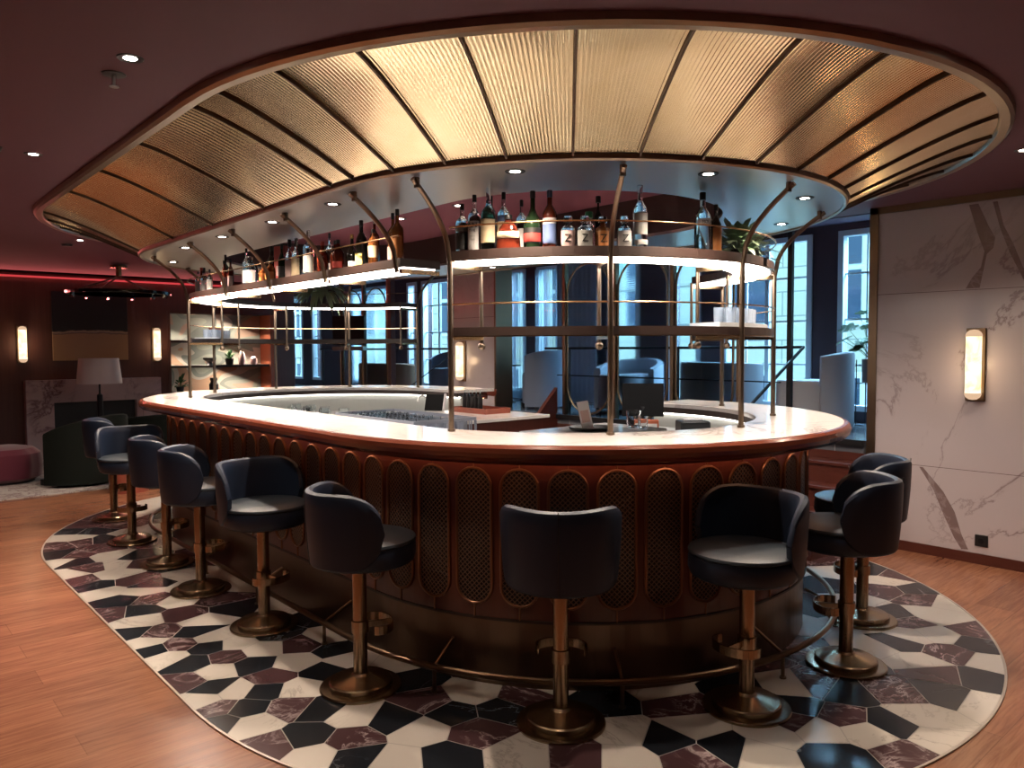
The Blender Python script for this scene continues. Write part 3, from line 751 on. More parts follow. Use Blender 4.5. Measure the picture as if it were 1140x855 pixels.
# ------------------------------------------------------------------ bar stools
def make_stool():
    t = thing('bar_stool', 'x', 'bar stool', (0, 0, .0046), 0, 'navy leather bar stools round the counter')
    bm = nb(); lathe(bm, [(0, 0), (.186, 0), (.187, .008), (.183, .014), (.146, .016), (.144, .034), (.138, .040), (.10, .046), (.045, .062), (.036, .072), (0, .072)], 48); obj('base', bm, m_brassb, t, True)
    bm = nb(); lathe(bm, [(0, .06), (.0325, .06), (.0325, .585), (0, .585)], 24); obj('pole', bm, m_brassb, t, True)
    bm = nb()
    pr = []
    for k in range(17):
        a = rads(-115 + 230 * k / 16); pr.append(Vector((.108 * math.sin(a), .075 + .075 * math.cos(a) + .0, 0)))
    pr = [Vector((-.05, -.0, 0))] + [Vector((-.034, .02, 0))] + pr[1:-1] + [Vector((.034, .02, 0))] + [Vector((.05, -.0, 0))] if False else pr
    for A, B in zip(pr, pr[1:]):
        vs = []
        d = (B - A); nrm = Vector((-d.y, d.x, 0)).normalized() * .003
        for z in (.268, .306):
            for p in (A - nrm, A + nrm, B + nrm, B - nrm): vs.append(bm.verts.new((p.x, p.y, z)))
        for f_ in ((0, 1, 2, 3), (7, 6, 5, 4), (0, 4, 5, 1), (1, 5, 6, 2), (2, 6, 7, 3), (3, 7, 4, 0)): bm.faces.new([vs[i] for i in f_])
    lathe(bm, [(.034, .26), (.040, .26), (.040, .314), (.034, .314)], 20)
    box(bm, -.004, .004, .034, .15, .275, .30)
    obj('footrest', bm, m_brassb, t, False)
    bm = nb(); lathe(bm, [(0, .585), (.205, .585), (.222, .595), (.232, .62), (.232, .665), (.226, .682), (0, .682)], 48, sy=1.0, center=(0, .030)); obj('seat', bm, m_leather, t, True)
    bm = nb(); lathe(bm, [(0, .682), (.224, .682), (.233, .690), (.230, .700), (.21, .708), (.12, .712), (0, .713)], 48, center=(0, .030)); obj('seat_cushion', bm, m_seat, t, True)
    # wrapped back shell
    bm = nb(); NA, amax = 44, 100
    def prof(phi):
        x = abs(phi) / rads(amax)
        top = .945 - .012 * math.cos(phi * 1.2) * (1 if x < .6 else .5)
        k = max(0, (x - .30) / .70)
        top = .775 + (top - .775) * math.sqrt(max(0, 1 - k ** 3.0))
        j = max(0, (x - .62) / .38)
        low = .592 + .155 * (1 - math.sqrt(max(0, 1 - j * j)))
        return low, top
    rings = []
    for i in range(NA + 1):
        phi = rads(-amax + 2 * amax * i / NA); lo, hi = prof(phi)
        d = Vector((math.sin(phi), -math.cos(phi), 0)); c0 = Vector((0, .012, 0))
        th = .046 - .018 * (abs(phi) / rads(amax)) ** 4
        sec = []
        nz = 8
        def ro(z): u_ = (z - .59) / .36; return .232 + .020 * u_ + .006 * math.sin(PI * u_)
        for j in range(nz + 1):
            z = lo + .012 + (hi - .022 - lo - .012) * j / nz; sec.append((ro(z), z))
        rt = ro(hi)
        sec += [(rt - .006, hi - .008), (rt - th * .5, hi), (rt - th + .006, hi - .008)]
        for j in range(nz, -1, -1):
            z = lo + .012 + (hi - .022 - lo - .012) * j / nz; sec.append((ro(z) - th, z))
        sec += [(ro(lo) - th + .006, lo + .002), (ro(lo) - .006, lo + .002)]
        rings.append([bm.verts.new(c0 + d * r + Vector((0, 0, z))) for r, z in sec])
    n = len(rings[0])
    for A, B in zip(rings, rings[1:]):
        for k in range(n): bm.faces.new((A[k], A[(k + 1) % n], B[(k + 1) % n], B[k]))
    bm.faces.new(rings[0][::-1]); bm.faces.new(rings[-1])
    bk = obj('backrest', bm, m_leather, t, True)
    bm = nb(); pts = []
    for j in range(12):
        z = .60 + .335 * j / 11; u_ = (z - .59) / .36; pts.append((0, .012 - (.232 + .020 * u_ + .006 * math.sin(PI * u_)) - .0005, z))
    tube(bm, pts, .0022, 5); obj('seam', bm, m_black, bk)
    return t
stool0 = make_stool()
# position, heading (degrees of the open side, 0 = +y), label
ST = [(-1.31, -1.56, -10, 'farthest left bar stool, only its rim and pole showing behind the next'),
      (-.29, -1.68, -100, 'second bar stool from the left, turned to show its grey lit seat'),
      (.59, -1.68, -12, 'third bar stool from the left, back to us at the far end of the row'),
      (1.39, -1.72, -25, 'fourth bar stool from the left, rounded back with a sliver of lit seat'),
      (2.28, -1.68, -80, 'fifth bar stool from the left, swivelled sideways with open seat'),
      (3.34, -1.68, -16, 'sixth bar stool, broad back to us left of the middle'),
      (4.20, -1.235, 43, 'bar stool at the centre, seen squarely from behind'),
      (4.64, -.54, 176, 'bar stool right of centre, turned round to face us with lit seat'),
      (4.72, .22, 120, 'bar stool at the right, its back to the marble wall, nearer of two'),
      (4.49, .91, 124, 'bar stool farthest right, partly hidden behind the nearer one')]
for i, (x, y, a, lb) in enumerate(ST):
    t = stool0 if i == 0 else copy_tree(stool0)
    t.location = (x, y, .0046); t.rotation_euler = (0, 0, rads(a)); t['label'] = 'navy leather tub bar stool: ' + lb if False else lb

# ------------------------------------------------------------------ bottles
def bottle_prof(kind, r, h):
    if kind == 'wine': return [(0, 0), (r * .9, 0), (r, .006), (r, h * .56), (r * .93, h * .62), (r * .62, h * .70), (r * .34, h * .76), (r * .32, h * .97), (r * .32, h), (0, h)]
    if kind == 'tall': return [(0, 0), (r * .9, 0), (r, .006), (r, h * .60), (r * .9, h * .66), (r * .5, h * .72), (r * .30, h * .76), (r * .28, h * .97), (0, h * .97)]
    if kind == 'squat': return [(0, 0), (r * .9, 0), (r, .01), (r * .98, h * .50), (r * .85, h * .66), (r * .45, h * .74), (r * .33, h * .78), (r * .33, h * .84), (0, h * .84)]
    if kind == 'fan': return [(0, 0), (r * .95, 0), (r, .01), (r * .93, h * .35), (r * .72, h * .65), (r * .38, h * .80), (r * .28, h * .84), (r * .28, h * .97), (0, h * .97)]
    if kind == 'cognac': return [(0, 0), (r * .94, 0), (r, .008), (r, h * .40), (r * .85, h * .50), (r * .45, h * .62), (r * .27, h * .70), (r * .25, h * .99), (0, h)]
    return [(0, 0), (r, 0), (r, h), (0, h)]
def bottle(x, y, z, rz, kind, r, h, m, capm, label, labm=None, lz=(.12, .5), capr=None, caph=None, sy=1.0, text=None, group=None, textsize=.04, liquid=None, band=None):
    t = thing('bottle', label, 'bottle', (x, y, z), rz, group)
    bm = nb(); lathe(bm, bottle_prof(kind, r, h), 20, sy=sy); obj('glass_body', bm, m, t, True)
    fr_n = {'wine': .32, 'tall': .28, 'squat': .33, 'fan': .28, 'cognac': .25}[kind]
    cr = capr or r * fr_n * 1.18; ch = caph or h * .12
    z1 = h if kind in ('wine', 'cognac') else (h * .84 + ch if kind == 'squat' else h)
    bm = nb(); lathe(bm, [(0, z1 - ch), (cr, z1 - ch), (cr, z1 - .003), (cr * .9, z1 + .001), (0, z1 + .001)], 14); obj('cap', bm, capm, t, True)
    if labm is not None:
        bm = nb(); pts = []
        for k in range(11):
            a = rads(-62 + 124 * k / 10); pts.append((math.sin(a) * (r + .0012), -math.cos(a) * (r * sy + .0012)))
        for (a0, b0), (a1, b1) in zip(pts, pts[1:]):
            bm.faces.new([bm.verts.new(p) for p in ((a0, b0, h * lz[0]), (a1, b1, h * lz[0]), (a1, b1, h * lz[1]), (a0, b0, h * lz[1]))])
        lb_ = obj('paper_label', bm, labm, t, True, rec=False)
        if band:
            bm = nb()
            for (a0, b0), (a1, b1) in zip(pts, pts[1:]):
                bm.faces.new([bm.verts.new(p) for p in ((a0 * 1.01, b0 * 1.01, h * band[1]), (a1 * 1.01, b1 * 1.01, h * band[1]), (a1 * 1.01, b1 * 1.01, h * band[2]), (a0 * 1.01, b0 * 1.01, h * band[2]))])
            obj('label_band', bm, band[0], lb_, True, rec=False)
    if text:
        for k, (tx, sz, zz_, tm_) in enumerate(text):
            text_mesh(tx, sz, tm_, 'lettering', t, Matrix.Translation((0, -(r * sy) - .004, h * zz_)) @ Matrix.Rotation(PI / 2, 4, 'X'))
    return t
lab_w = mat('label_white', (.62, .60, .58), .6); lab_c = mat('label_cream', (.62, .50, .32), .6); lab_b = mat('label_blue', (.12, .18, .36), .6)
lab_r = mat('label_red', (.45, .05, .04), .5); lab_o = mat('label_orange', (.55, .20, .05), .5); lab_p = mat('label_pink', (.60, .42, .40), .6)
lab_g = mat('label_grey', (.36, .36, .34), .6); lab_k = mat('label_black', (.015, .015, .015), .5); lab_y = mat('label_yellow', (.60, .50, .14), .6)
cap_k = mat('cap_black', (.012, .012, .012), .4); cap_s = mat('cap_silver', (.5, .5, .5), .25, 1); cap_g = mat('cap_gold', (.6, .42, .16), .25, 1)
cap_gr = mat('cap_green', (.02, .30, .10), .3); cap_b = mat('cap_blue', (.02, .04, .12), .3); cap_r = mat('cap_red', (.35, .03, .03), .4)
ZT = 2.0405
GR = 'bottles on the right shelf'
def onR(a, r=1.08): p = P3(stB(a), r, ZT); return p.x, p.y, ZT, rads(a)
RB = [
 (14.9, 1.09, 'tall', .034, .25, m_clear, cap_k, 'clear bottle with dark label, first at the left end of the right shelf', dict(labm=lab_k, lz=(.08, .42), band=(lab_g, .44, .56))),
 (19.2, 1.10, 'tall', .033, .285, m_clear, cap_k, 'clear bottle whose white label reads AN in black letters', dict(labm=lab_w, lz=(.04, .54), text=[('AN', .036, .46, lab_k), ('TIME', .016, .37, lab_k), ('ooooo', .012, .28, lab_g), ('ooooo', .012, .22, lab_g)])),
 (21.6, 1.01, 'tall', .027, .29, m_cgreen, cap_k, 'green glass bottle behind the AN labelled bottle', dict(labm=lab_g, lz=(.1, .4))),
 (23.4, 1.10, 'squat', .040, .300, m_cblue, m_clear, 'tall blue tinted bottle with cream label and long glass stopper', dict(labm=lab_c, lz=(.14, .52), caph=.09, capr=.012)),
 (27.0, 1.07, 'tall', .032, .29, m_clear, cap_k, 'clear bottle with ringed neck, pale yellow label and blue shoulder band', dict(labm=lab_c, lz=(.05, .5), band=(lab_b, .50, .60))),
 (30.8, 1.00, 'tall', .028, .26, m_clear, cap_k, 'slim clear bottle half hidden behind the dark red fan shaped decanter', dict(labm=lab_w, lz=(.1, .45))),
 (29.6, 1.14, 'fan', .060, .165, m_cognac, cap_k, 'dark red fan shaped decanter with oval gold badge', dict(labm=lab_c, lz=(.32, .52), sy=.45)),
 (35.3, 1.10, 'cognac', .046, .280, m_dgreen, cap_k, 'dark green cognac bottle with red band and long black neck', dict(labm=lab_k, lz=(.1, .36), band=(lab_r, .12, .27))),
 (39.6, 1.10, 'wine', .036, .28, m_cognac, cap_b, 'dark amber bottle with blue label and white band under a blue neck', dict(labm=lab_b, lz=(.08, .42), band=(lab_w, .42, .52), text=[('SOTTAS', .014, .47, lab_k)])),
 (44.2, 1.10, 'squat', .037, .150, m_clear, m_clear, 'short square shouldered bottle with pink label and letter Z, leftmost of four', dict(labm=lab_p, lz=(.06, .56), caph=.028, capr=.021, text=[('Z', .052, .30, lab_k)])),
 (48.4, 1.10, 'squat', .040, .150, m_clear, m_clear, 'short clear Z bottle with pale grey label, in front of the green stopper', dict(labm=lab_g, lz=(.06, .56), caph=.028, capr=.021, text=[('Z', .052, .30, lab_k)])),
 (50.0, 1.01, 'squat', .027, .19, m_clear, cap_gr, 'small clear bottle with bright green cube stopper', dict(caph=.03, capr=.020)),
 (53.1, 1.08, 'squat', .040, .150, m_amber, m_clear, 'short amber Z bottle with dark letter, left of the shelf post', dict(labm=lab_o, lz=(.06, .56), caph=.028, capr=.021, text=[('Z', .056, .30, lab_k)])),
 (52.8, .99, 'tall', .018, .27, m_dark, cap_k, 'very slim dark bottle with flat top behind the amber Z bottle', dict(capr=.013)),
 (58.4, 1.10, 'squat', .036, .150, m_clear, m_clear, 'short clear Z bottle right of the shelf post', dict(labm=lab_w, lz=(.06, .56), caph=.028, capr=.019, text=[('Z', .050, .30, lab_k)])),
 (62.6, 1.10, 'wine', .036, .306, m_clear, m_clear, 'tall clear bottle with grey tree drawing label, alone right of the Z bottles', dict(labm=lab_g, lz=(.22, .56), band=(lab_w, .06, .14))),
 (83.2, 1.08, 'wine', .042, .305, m_clear, cap_k, 'tall clear vodka bottle lettered MOLA at the right end', dict(labm=lab_w, lz=(.44, .56), text=[('MOLA', .021, .50, lab_k)])),
 (90.4, 1.06, 'wine', .029, .262, m_dark, cap_k, 'brown bottle with orange label beside the plant', dict(labm=lab_o, lz=(.08, .54))),
]
CA = rads(41)
for a, r, kind, rr, h, m, capm, lb, kw in RB:
    x, y, z, rz = onR(a, r)
    cam_dir = math.atan2(-3.4516 - y, 6.4171 - x)      # labels are turned roughly outwards to the guests
    rz = rads(a) * .6 + (cam_dir + PI / 2) * .4
    bottle(x, y, z, rz, kind, rr, h, m, capm, lb, group=GR, **kw)
GL = 'bottles on the long left shelf'
LB = [
 (-.63, -.95, 'wine', .040, .26, m_cognac, cap_r, 'bottle with red cap and shoulders near the far left end of the long shelf', dict(labm=lab_r, lz=(.1, .5))),
 (-.43, -1.0, 'wine', .026, .24, m_dark, cap_k, 'dark bottle with pale green label near the far left end', dict(labm=lab_y, lz=(.08, .45))),
 (-.30, -1.1, 'tall', .024, .19, m_clear, cap_k, 'leftmost of three small white bottles with black caps', dict(labm=lab_w, lz=(.05, .56))),
 (-.17, -1.1, 'tall', .024, .19, m_clear, cap_k, 'middle of three small white bottles with black caps', dict(labm=lab_w, lz=(.05, .56))),
 (-.03, -1.1, 'tall', .024, .188, m_clear, cap_k, 'rightmost of three small white bottles with black caps', dict(labm=lab_w, lz=(.05, .56))),
 (.19, -1.05, 'tall', .028, .290, m_dark, cap_k, 'tall black topped bottle behind the second curved arm', dict(labm=lab_k, lz=(.1, .4))),
 (.34, -1.12, 'wine', .024, .225, m_cognac, cap_k, 'leftmost of two slim brown bottles with peach labels', dict(labm=lab_p, lz=(.08, .42))),
 (.47, -1.12, 'wine', .024, .228, m_cognac, cap_k, 'right one of two slim brown bottles with peach labels', dict(labm=lab_p, lz=(.08, .42))),
 (.61, -1.05, 'tall', .028, .300, m_clear, cap_k, 'clear bottle with tall black cap left of the blue white jug bottle', dict(labm=lab_b, lz=(.1, .3))),
 (.80, -1.10, 'squat', .058, .225, m_cblue, m_clear, 'broad blue white bottle, palest on the long shelf', dict(labm=lab_w, lz=(.08, .50))),
 (.95, -1.0, 'wine', .036, .285, m_dark, cap_k, 'black bottle with round black stopper behind the third curved arm', dict(labm=lab_b, lz=(.1, .25))),
 (1.10, -1.13, 'squat', .033, .13, m_amber, cap_k, 'small amber bottle with orange label below the red box', dict(labm=lab_o, lz=(.1, .5))),
 (1.22, -1.13, 'squat', .036, .15, m_amber, cap_k, 'glowing orange bottle with black stopper beside the dark green one', dict(labm=lab_o, lz=(.1, .45))),
 (1.34, -1.10, 'wine', .026, .25, m_dgreen, cap_k, 'dark green bottle between the orange bottle and the clear pair', dict(labm=lab_k, lz=(.1, .4))),
 (1.42, -1.08, 'squat', .031, .27, m_clear, cap_k, 'clear bottle with peach label and black neck, left of a pair', dict(labm=lab_p, lz=(.06, .5), caph=.05)),
 (1.52, -1.08, 'squat', .033, .27, m_clear, m_clear, 'clear bottle with tan label, right of a pair', dict(labm=lab_c, lz=(.06, .52), caph=.05)),
 (1.74, -1.10, 'tall', .036, .300, m_clear, m_clear, 'tall clear ribbed bottle with silver label left of the fourth arm', dict(labm=lab_g, lz=(.08, .45))),
 (1.84, -1.00, 'tall', .024, .280, m_clear, cap_k, 'clear bottle with large black cap behind the tall ribbed bottle', dict(labm=lab_w, lz=(.05, .3))),
 (1.97, -1.12, 'wine', .036, .20, m_cognac, cap_r, 'dark red bottle, left of three, beside the fourth arm', dict()),
 (2.07, -1.08, 'wine', .036, .20, m_cognac, cap_k, 'dark red bottle in the middle of three by the fourth arm', dict()),
 (2.17, -1.12, 'wine', .034, .19, m_cognac, cap_k, 'dark red bottle with silver tag, right of three', dict(labm=lab_r, lz=(.1, .3))),
 (2.27, -1.08, 'cognac', .038, .215, m_dark, cap_g, 'squat black bottle with gold stopper', dict()),
 (2.38, -1.08, 'wine', .034, .285, m_dark, cap_k, 'tall black wine shaped bottle right of the gold stopper', dict()),
 (2.48, -1.05, 'tall', .028, .29, m_cognac, cap_s, 'tall bottle with silver ringed neck left of the fifth arm', dict(labm=lab_c, lz=(.1, .3))),
 (2.58, -1.12, 'squat', .030, .22, m_amber, cap_k, 'amber bottle with crossed cream ribbon label', dict(labm=lab_c, lz=(.2, .5), caph=.02)),
 (2.66, -1.04, 'tall', .030, .295, m_amber, cap_k, 'amber bottle with black cap, second from the near end of the long shelf', dict(labm=lab_p, lz=(.06, .35))),
 (2.77, -1.08, 'tall', .034, .298, m_amber, cap_k, 'amber bottle with orange label at the near end of the long shelf', dict(labm=lab_o, lz=(.10, .50))),
]
for x, y, kind, rr, h, m, capm, lb, kw in LB:
    cam_dir = math.atan2(-3.4516 - y, 6.4171 - x); rz = (cam_dir + PI / 2) * .6
    bottle(x, y, ZT, rz, kind, rr, h, m, capm, lb, group=GL, **kw)
t = thing('gift_box', 'red boxed spirit standing on the long left shelf', 'box', (1.17, -1.0, ZT), .3)
bm = nb(); box(bm, -.055, .055, -.05, .05, 0, .26, bev=.003); obj('carton', bm, lab_r, t); bm = nb(); box(bm, -.03, .03, -.052, -.0505, .05, .12); obj('paper_label', bm, lab_p, t)
for x, lb in ((2.50, 'small cream tasting card leaning on the long shelf'), (2.42, 'small white price card low on the long shelf')):
    bm = nb(); box(bm, -.022, .022, -.003, .003, 0, .075 if x > 2.45 else .035); o = obj('card', bm, lab_w if x < 2.45 else lab_y); o.location = (x, -1.17, ZT); o.rotation_euler = (0, 0, .6); tag(o, lb, 'card')

# ------------------------------------------------------------------ plants
def leaf_mesh(bm, base, direction, length, width, droop, upv=Vector((0, 0, 1))):
    d = direction.normalized(); side = d.cross(Vector((0, 0, 1)))
    side = side.normalized() if side.length > .01 else Vector((1, 0, 0))
    prev = None; n = 5
    for k in range(n + 1):
        t = k / n; p = base + d * length * t - Vector((0, 0, 1)) * droop * t * t
        wd = width * math.sin(PI * (.08 + .92 * t)) * .5 if k < n else .0008
        a, b_ = bm.verts.new(p - side * wd + Vector((0, 0, wd * .3))), bm.verts.new(p + side * wd + Vector((0, 0, wd * .3)))
        if prev: bm.faces.new((prev[0], prev[1], b_, a))
        prev = (a, b_)
def plant(x, y, z, label, potr, poth, n, ln, wd, dr, mleaf, mpot, elev=(10, 80), seed=1, potshape=None, cat='plant'):
    t = thing('potted_plant', label, cat, (x, y, z)); rnd = random.Random(seed)
    bm = nb(); lathe(bm, [(0, 0), (potr * .8, 0), (potr, poth), (potr * .9, poth), (potr * .85, poth - .01), (0, poth - .01)], 20); obj('pot', bm, mpot, t, True)
    bm = nb(); st_ = nb()
    for k in range(n):
        a = rnd.uniform(0, 2 * PI); e = rads(rnd.uniform(*elev)); d = Vector((math.cos(a) * math.cos(e), math.sin(a) * math.cos(e), math.sin(e)))
        l = ln * rnd.uniform(.55, 1.1); b0 = Vector((0, 0, poth - .01)); b1 = b0 + d * l * .45
        tube(st_, [b0, b1], .0022, 4)
        leaf_mesh(bm, b1, d + Vector((0, 0, -.25)), l * .6, wd * rnd.uniform(.7, 1.2), dr * rnd.uniform(.5, 1.2))
    obj('foliage', bm, mleaf, t); obj('stems', st_, mleaf, t); return t
p = P3(stB(103), 1.07, ZT); plant(p.x, p.y, ZT, 'leafy pale green plant standing on the right end of the upper shelf', .055, .05, 120, .21, .042, .04, m_leaf2, m_pot, (5, 75), 3)
p = P3(stB(122), 1.06, ZT); plant(p.x, p.y, ZT, 'second leafy plant at the back of the right upper shelf', .05, .05, 90, .20, .04, .04, m_leaf2, m_pot, (5, 70), 5)
p = P3(stA(112), 1.08, ZT); plant(p.x, p.y, ZT, 'trailing fern in a dark pot on the left end of the upper shelf', .09, .11, 90, .30, .05, .16, m_leaf2, m_pot, (-5, 60), 8)

# ------------------------------------------------------------------ glasses on the lower shelves
def tumbler_mesh(r, h):
    bm = nb(); lathe(bm, [(0, 0), (r * .85, 0), (r, h), (r * .92, h), (r * .78, .008), (0, .008)], 14); return bm
m_cut = mat('cut_glass', (.62, .70, .80), .22, 0, **{'Transmission Weight': .55, 'IOR': 1.3})
gi = 0
def rowglass(stf, a0, a1, n, rows, z, label, group, r=.028, h=.085):
    global gi
    me = None
    for j in range(rows):
        for k in range(n):
            a = a0 + (a1 - a0) * k / (n - 1); p = P3(stf(a), 1.02 + .07 * j, z)
            if me is None: o = obj('tumbler', tumbler_mesh(r, h), m_cut, None, True); me = o
            else: o = me.copy(); C.objects.link(o)
            o.location = p; tag(o, label, 'glass', group)
bm = nb(); sweep(bm, shelf_span(84, 150, stB), rect(.985, 1.18, 1.662, 1.690)); tag(obj('towel', bm, mat('white_cloth', (.55, .58, .62), .8)), 'folded white cloth under the glasses on the right lower shelf', 'cloth')
rowglass(stB, 96, 146, 11, 2, 1.691, 'clear tumbler in the rows of glasses on the right lower shelf', 'tumblers on the right lower shelf')
bm = nb(); sweep(bm, shelf_span(24, 50, stA), rect(.985, 1.18, 1.662, 1.672)); tag(obj('towel', bm, bpy.data.materials['white_cloth']), 'white cloth under the glasses on the left lower shelf', 'cloth')
rowglass(stA, 26, 48, 7, 2, 1.673, 'clear tumbler in the block of glasses on the left lower shelf', 'tumblers on the left lower shelf', h=.07)

# ------------------------------------------------------------------ things behind the counter
t = thing('back_worktop', 'white topped dark wood work table inside the bar', 'table', (1.28, .60, 0))
bm = nb(); box(bm, -.5, .46, -.55, .5, .975, 1.0, bev=.003); obj('tabletop', bm, m_white, t); bm = nb(); box(bm, -.46, .42, -.51, .46, 0, .974); obj('cabinet', bm, m_bar, t)
t = thing('wooden_tray', 'red wooden box tray holding bottles on the white work table', 'tray', (1.15, .82, 1.0005), 0)
bm = nb(); box(bm, -.24, .24, -.14, .14, 0, .012); box(bm, -.24, .24, -.14, -.125, .012, .045); box(bm, -.24, .24, .125, .14, .012, .045); box(bm, -.24, -.225, -.125, .125, .012, .045); box(bm, .225, .24, -.125, .125, .012, .045); obj('tray_body', bm, m_redwood, t)
first = None
for k in range(5):
    x = .95 + .055 * k
    if first is None:
        first = thing('bottle', '', 'bottle', (x, .80, 1.0125), 0, 'black bottles in the wooden tray')
        bm = nb(); lathe(bm, [(0, 0), (.022, 0), (.022, .12), (.008, .14), (.008, .155), (0, .155)], 14); obj('glass_body', bm, m_black, first, True)
        bm = nb(); lathe(bm, [(0, .155), (.006, .155), (.004, .185), (0, .185)], 8); obj('pourer', bm, m_steel, first, True); b1 = first
    else: b1 = copy_tree(first); b1.location = (x, .80, 1.0125)
    b1['label'] = 'black mixer bottle with steel pourer, standing in the row in the wooden tray'
# dishwasher rack
t = thing('glass_rack', 'grey plastic dishwasher rack of glasses behind the marble edge', 'rack', (1.95, -.52, .9002), 0)
bm = nb()
for z in (.0, .09, .19):
    for (a, b_, c_, d) in ((-.5, .5, -.25, -.24), (-.5, .5, .24, .25), (-.5, -.49, -.24, .24), (.49, .5, -.24, .24)): box(bm, a, b_, c_, d, z, z + .02)
for k in range(21):
    x = -.5 + k * .05 - .0
    for y in (-.25, .242): box(bm, x - .003, x + .003, y, y + .008, .02, .19)
for k in range(11):
    y = -.24 + k * .048
    for x in (-.5, .492): box(bm, x, x + .008, y - .003, y + .003, .02, .19)
box(bm, -.49, .49, -.24, .24, .0, .008); m_rack = mat('rack_plastic', (.28, .30, .36), .35)
obj('basket', bm, m_rack, t)
bm = nb()
for k in range(1, 10): box(bm, -.5 + k * .1 - .002, -.5 + k * .1 + .002, -.24, .24, .008, .19)
for k in range(1, 5): box(bm, -.49, .49, -.25 + k * .1 - .002, -.25 + k * .1 + .002, .008, .188)
obj('divider', bm, m_rack, t)
k_ = 0; gg = None
for i in range(8):
    for j in range(4):
        x, y = 1.50 + .1 * i, -.72 + .1 * j
        if gg is None: gg = obj('tumbler', tumbler_mesh(.036, .20), m_clear, None, True); o = gg
        else: o = gg.copy(); C.objects.link(o)
        o.location = (x, y, .9085); tag(o, 'upright clear glass standing in the grey dishwasher rack', 'glass', 'glasses in the dishwasher rack')
# wine glasses drying left of the rack
wg = None
for i, (x, y) in enumerate(((.52, -.62), (.66, -.56), (.80, -.66), (.94, -.58), (1.08, -.66), (1.20, -.56), (.74, -.76), (1.02, -.78))):
    if wg is None:
        wg = thing('wine_glass', '', 'glass', (x, y, .9003), 0, 'stemmed glasses on the work surface')
        bm = nb(); lathe(bm, [(0, 0), (.035, 0), (.035, .003), (.005, .006), (.004, .09), (.02, .105), (.042, .14), (.044, .17), (.036, .215), (.034, .215), (.041, .17), (.039, .142), (.016, .11), (0, .106)], 18); obj('glass_bowl', bm, m_clear, wg, True); o = wg
    else: o = copy_tree(wg); o.location = (x, y, .9003)
    o['label'] = 'clear stemmed glass in the cluster left of the dishwasher rack'
t = thing('faucet', 'curved chrome tap behind the dishwasher rack', 'faucet', (1.25, .0, .0))
t.location = (.1, .98, .9002)
bm = nb(); tube(bm, [(0, 0, 0), (0, 0, .14), (0, -.02, .18), (0, -.06, .20), (0, -.10, .18), (0, -.11, .14)], .011, 8); obj('spout', bm, m_steel, t, True); bm = nb(); lathe(bm, [(0, 0), (.025, 0), (.022, .02), (0, .02)], 14); obj('base', bm, m_steel, t, True)
t = thing('menu_board', 'black menu board leaning by the wooden tray', 'board', (.72, .62, 1.0005), .5)
bm = nb(); box(bm, -.09, .09, -.01, .01, 0, .15, rot=Matrix.Rotation(-.3, 4, 'X')); obj('panel', bm, m_mblk, t); bm = nb(); box(bm, .09, .105, -.012, .012, 0, .16, rot=Matrix.Rotation(-.3, 4, 'X')); obj('edge', bm, m_paper, t)
# till corner
t = thing('till_cabinet', 'small raised stand carrying the till screen', 'stand', (3.42, .55, .9003))
bm = nb(); box(bm, -.35, .42, -.43, .17, .10, .13); obj('top', bm, m_steel, t); bm = nb(); box(bm, -.33, .40, -.41, .15, 0, .099); obj('cabinet', bm, m_bar, t)
CD = rads(45)
t = thing('till_screen', 'black touch screen till monitor seen behind the post', 'monitor', (3.34, .36, 1.0305), rads(38))
bm = nb(); box(bm, -.13, .13, -.012, .012, .10, .31, rot=Matrix.Rotation(rads(-10), 4, 'X'), bev=.004); obj('screen', bm, m_mblk, t); bm = nb(); tube(bm, [(0, .04, .01), (0, .03, .16)], .02, 8); obj('stand', bm, m_black, t, True); bm = nb(); lathe(bm, [(0, 0), (.08, 0), (.075, .012), (0, .012)], 20); obj('base', bm, m_black, t, True)
t = thing('receipt_printer', 'black receipt printer beside the till screen', 'printer', (3.66, .44, 1.0305), rads(50))
bm = nb(); box(bm, -.09, .09, -.08, .08, 0, .09, bev=.012); obj('body', bm, m_black, t); bm = nb(); box(bm, -.06, .06, -.03, .05, .0902, .10, bev=.002); obj('paper_tray', bm, m_paper, t)
t = thing('garnish_box', 'small orange brown box of straws in front of the till', 'box', (3.50, .20, 1.0305), rads(40)); bm = nb(); box(bm, -.07, .07, -.04, .04, 0, .10, bev=.004); obj('carton', bm, m_orange, t); bm = nb(); box(bm, -.06, .06, -.041, -.0395, .03, .08); obj('paper_label', bm, lab_w, t)
o = obj('tumbler', tumbler_mesh(.04, .085), m_clear, None, True); o.location = (3.86, -.36, ZB); tag(o, 'wide clear tumbler on the marble right of the shelf post', 'glass')
o = obj('tumbler', tumbler_mesh(.028, .06), m_clear, None, True); o.location = (3.93, -.37, ZB); tag(o, 'small clear glass next to the wide tumbler', 'glass')
t = thing('serving_tray', 'round black tray lying on the marble left of the middle post', 'tray', (3.80, -.62, ZB + .0005))
bm = nb(); lathe(bm, [(0, 0), (.10, 0), (.112, .016), (.108, .016), (.097, .004), (0, .004)], 36); obj('dish', bm, m_black, t, True)
t = thing('menu_card', 'tilted white card standing on the round black tray', 'card', (3.84, -.68, ZB + .0055), rads(40))
bm = nb(); box(bm, -.028, .028, -.0015, .0015, 0, .145, rot=Matrix.Rotation(rads(-12), 4, 'Y')); obj('card', bm, m_paper, t)
bm = nb(); box(bm, -.02, .02, -.0022, -.0016, .04, .10, rot=Matrix.Rotation(rads(-12), 4, 'Y')); obj('print', bm, lab_p, t)

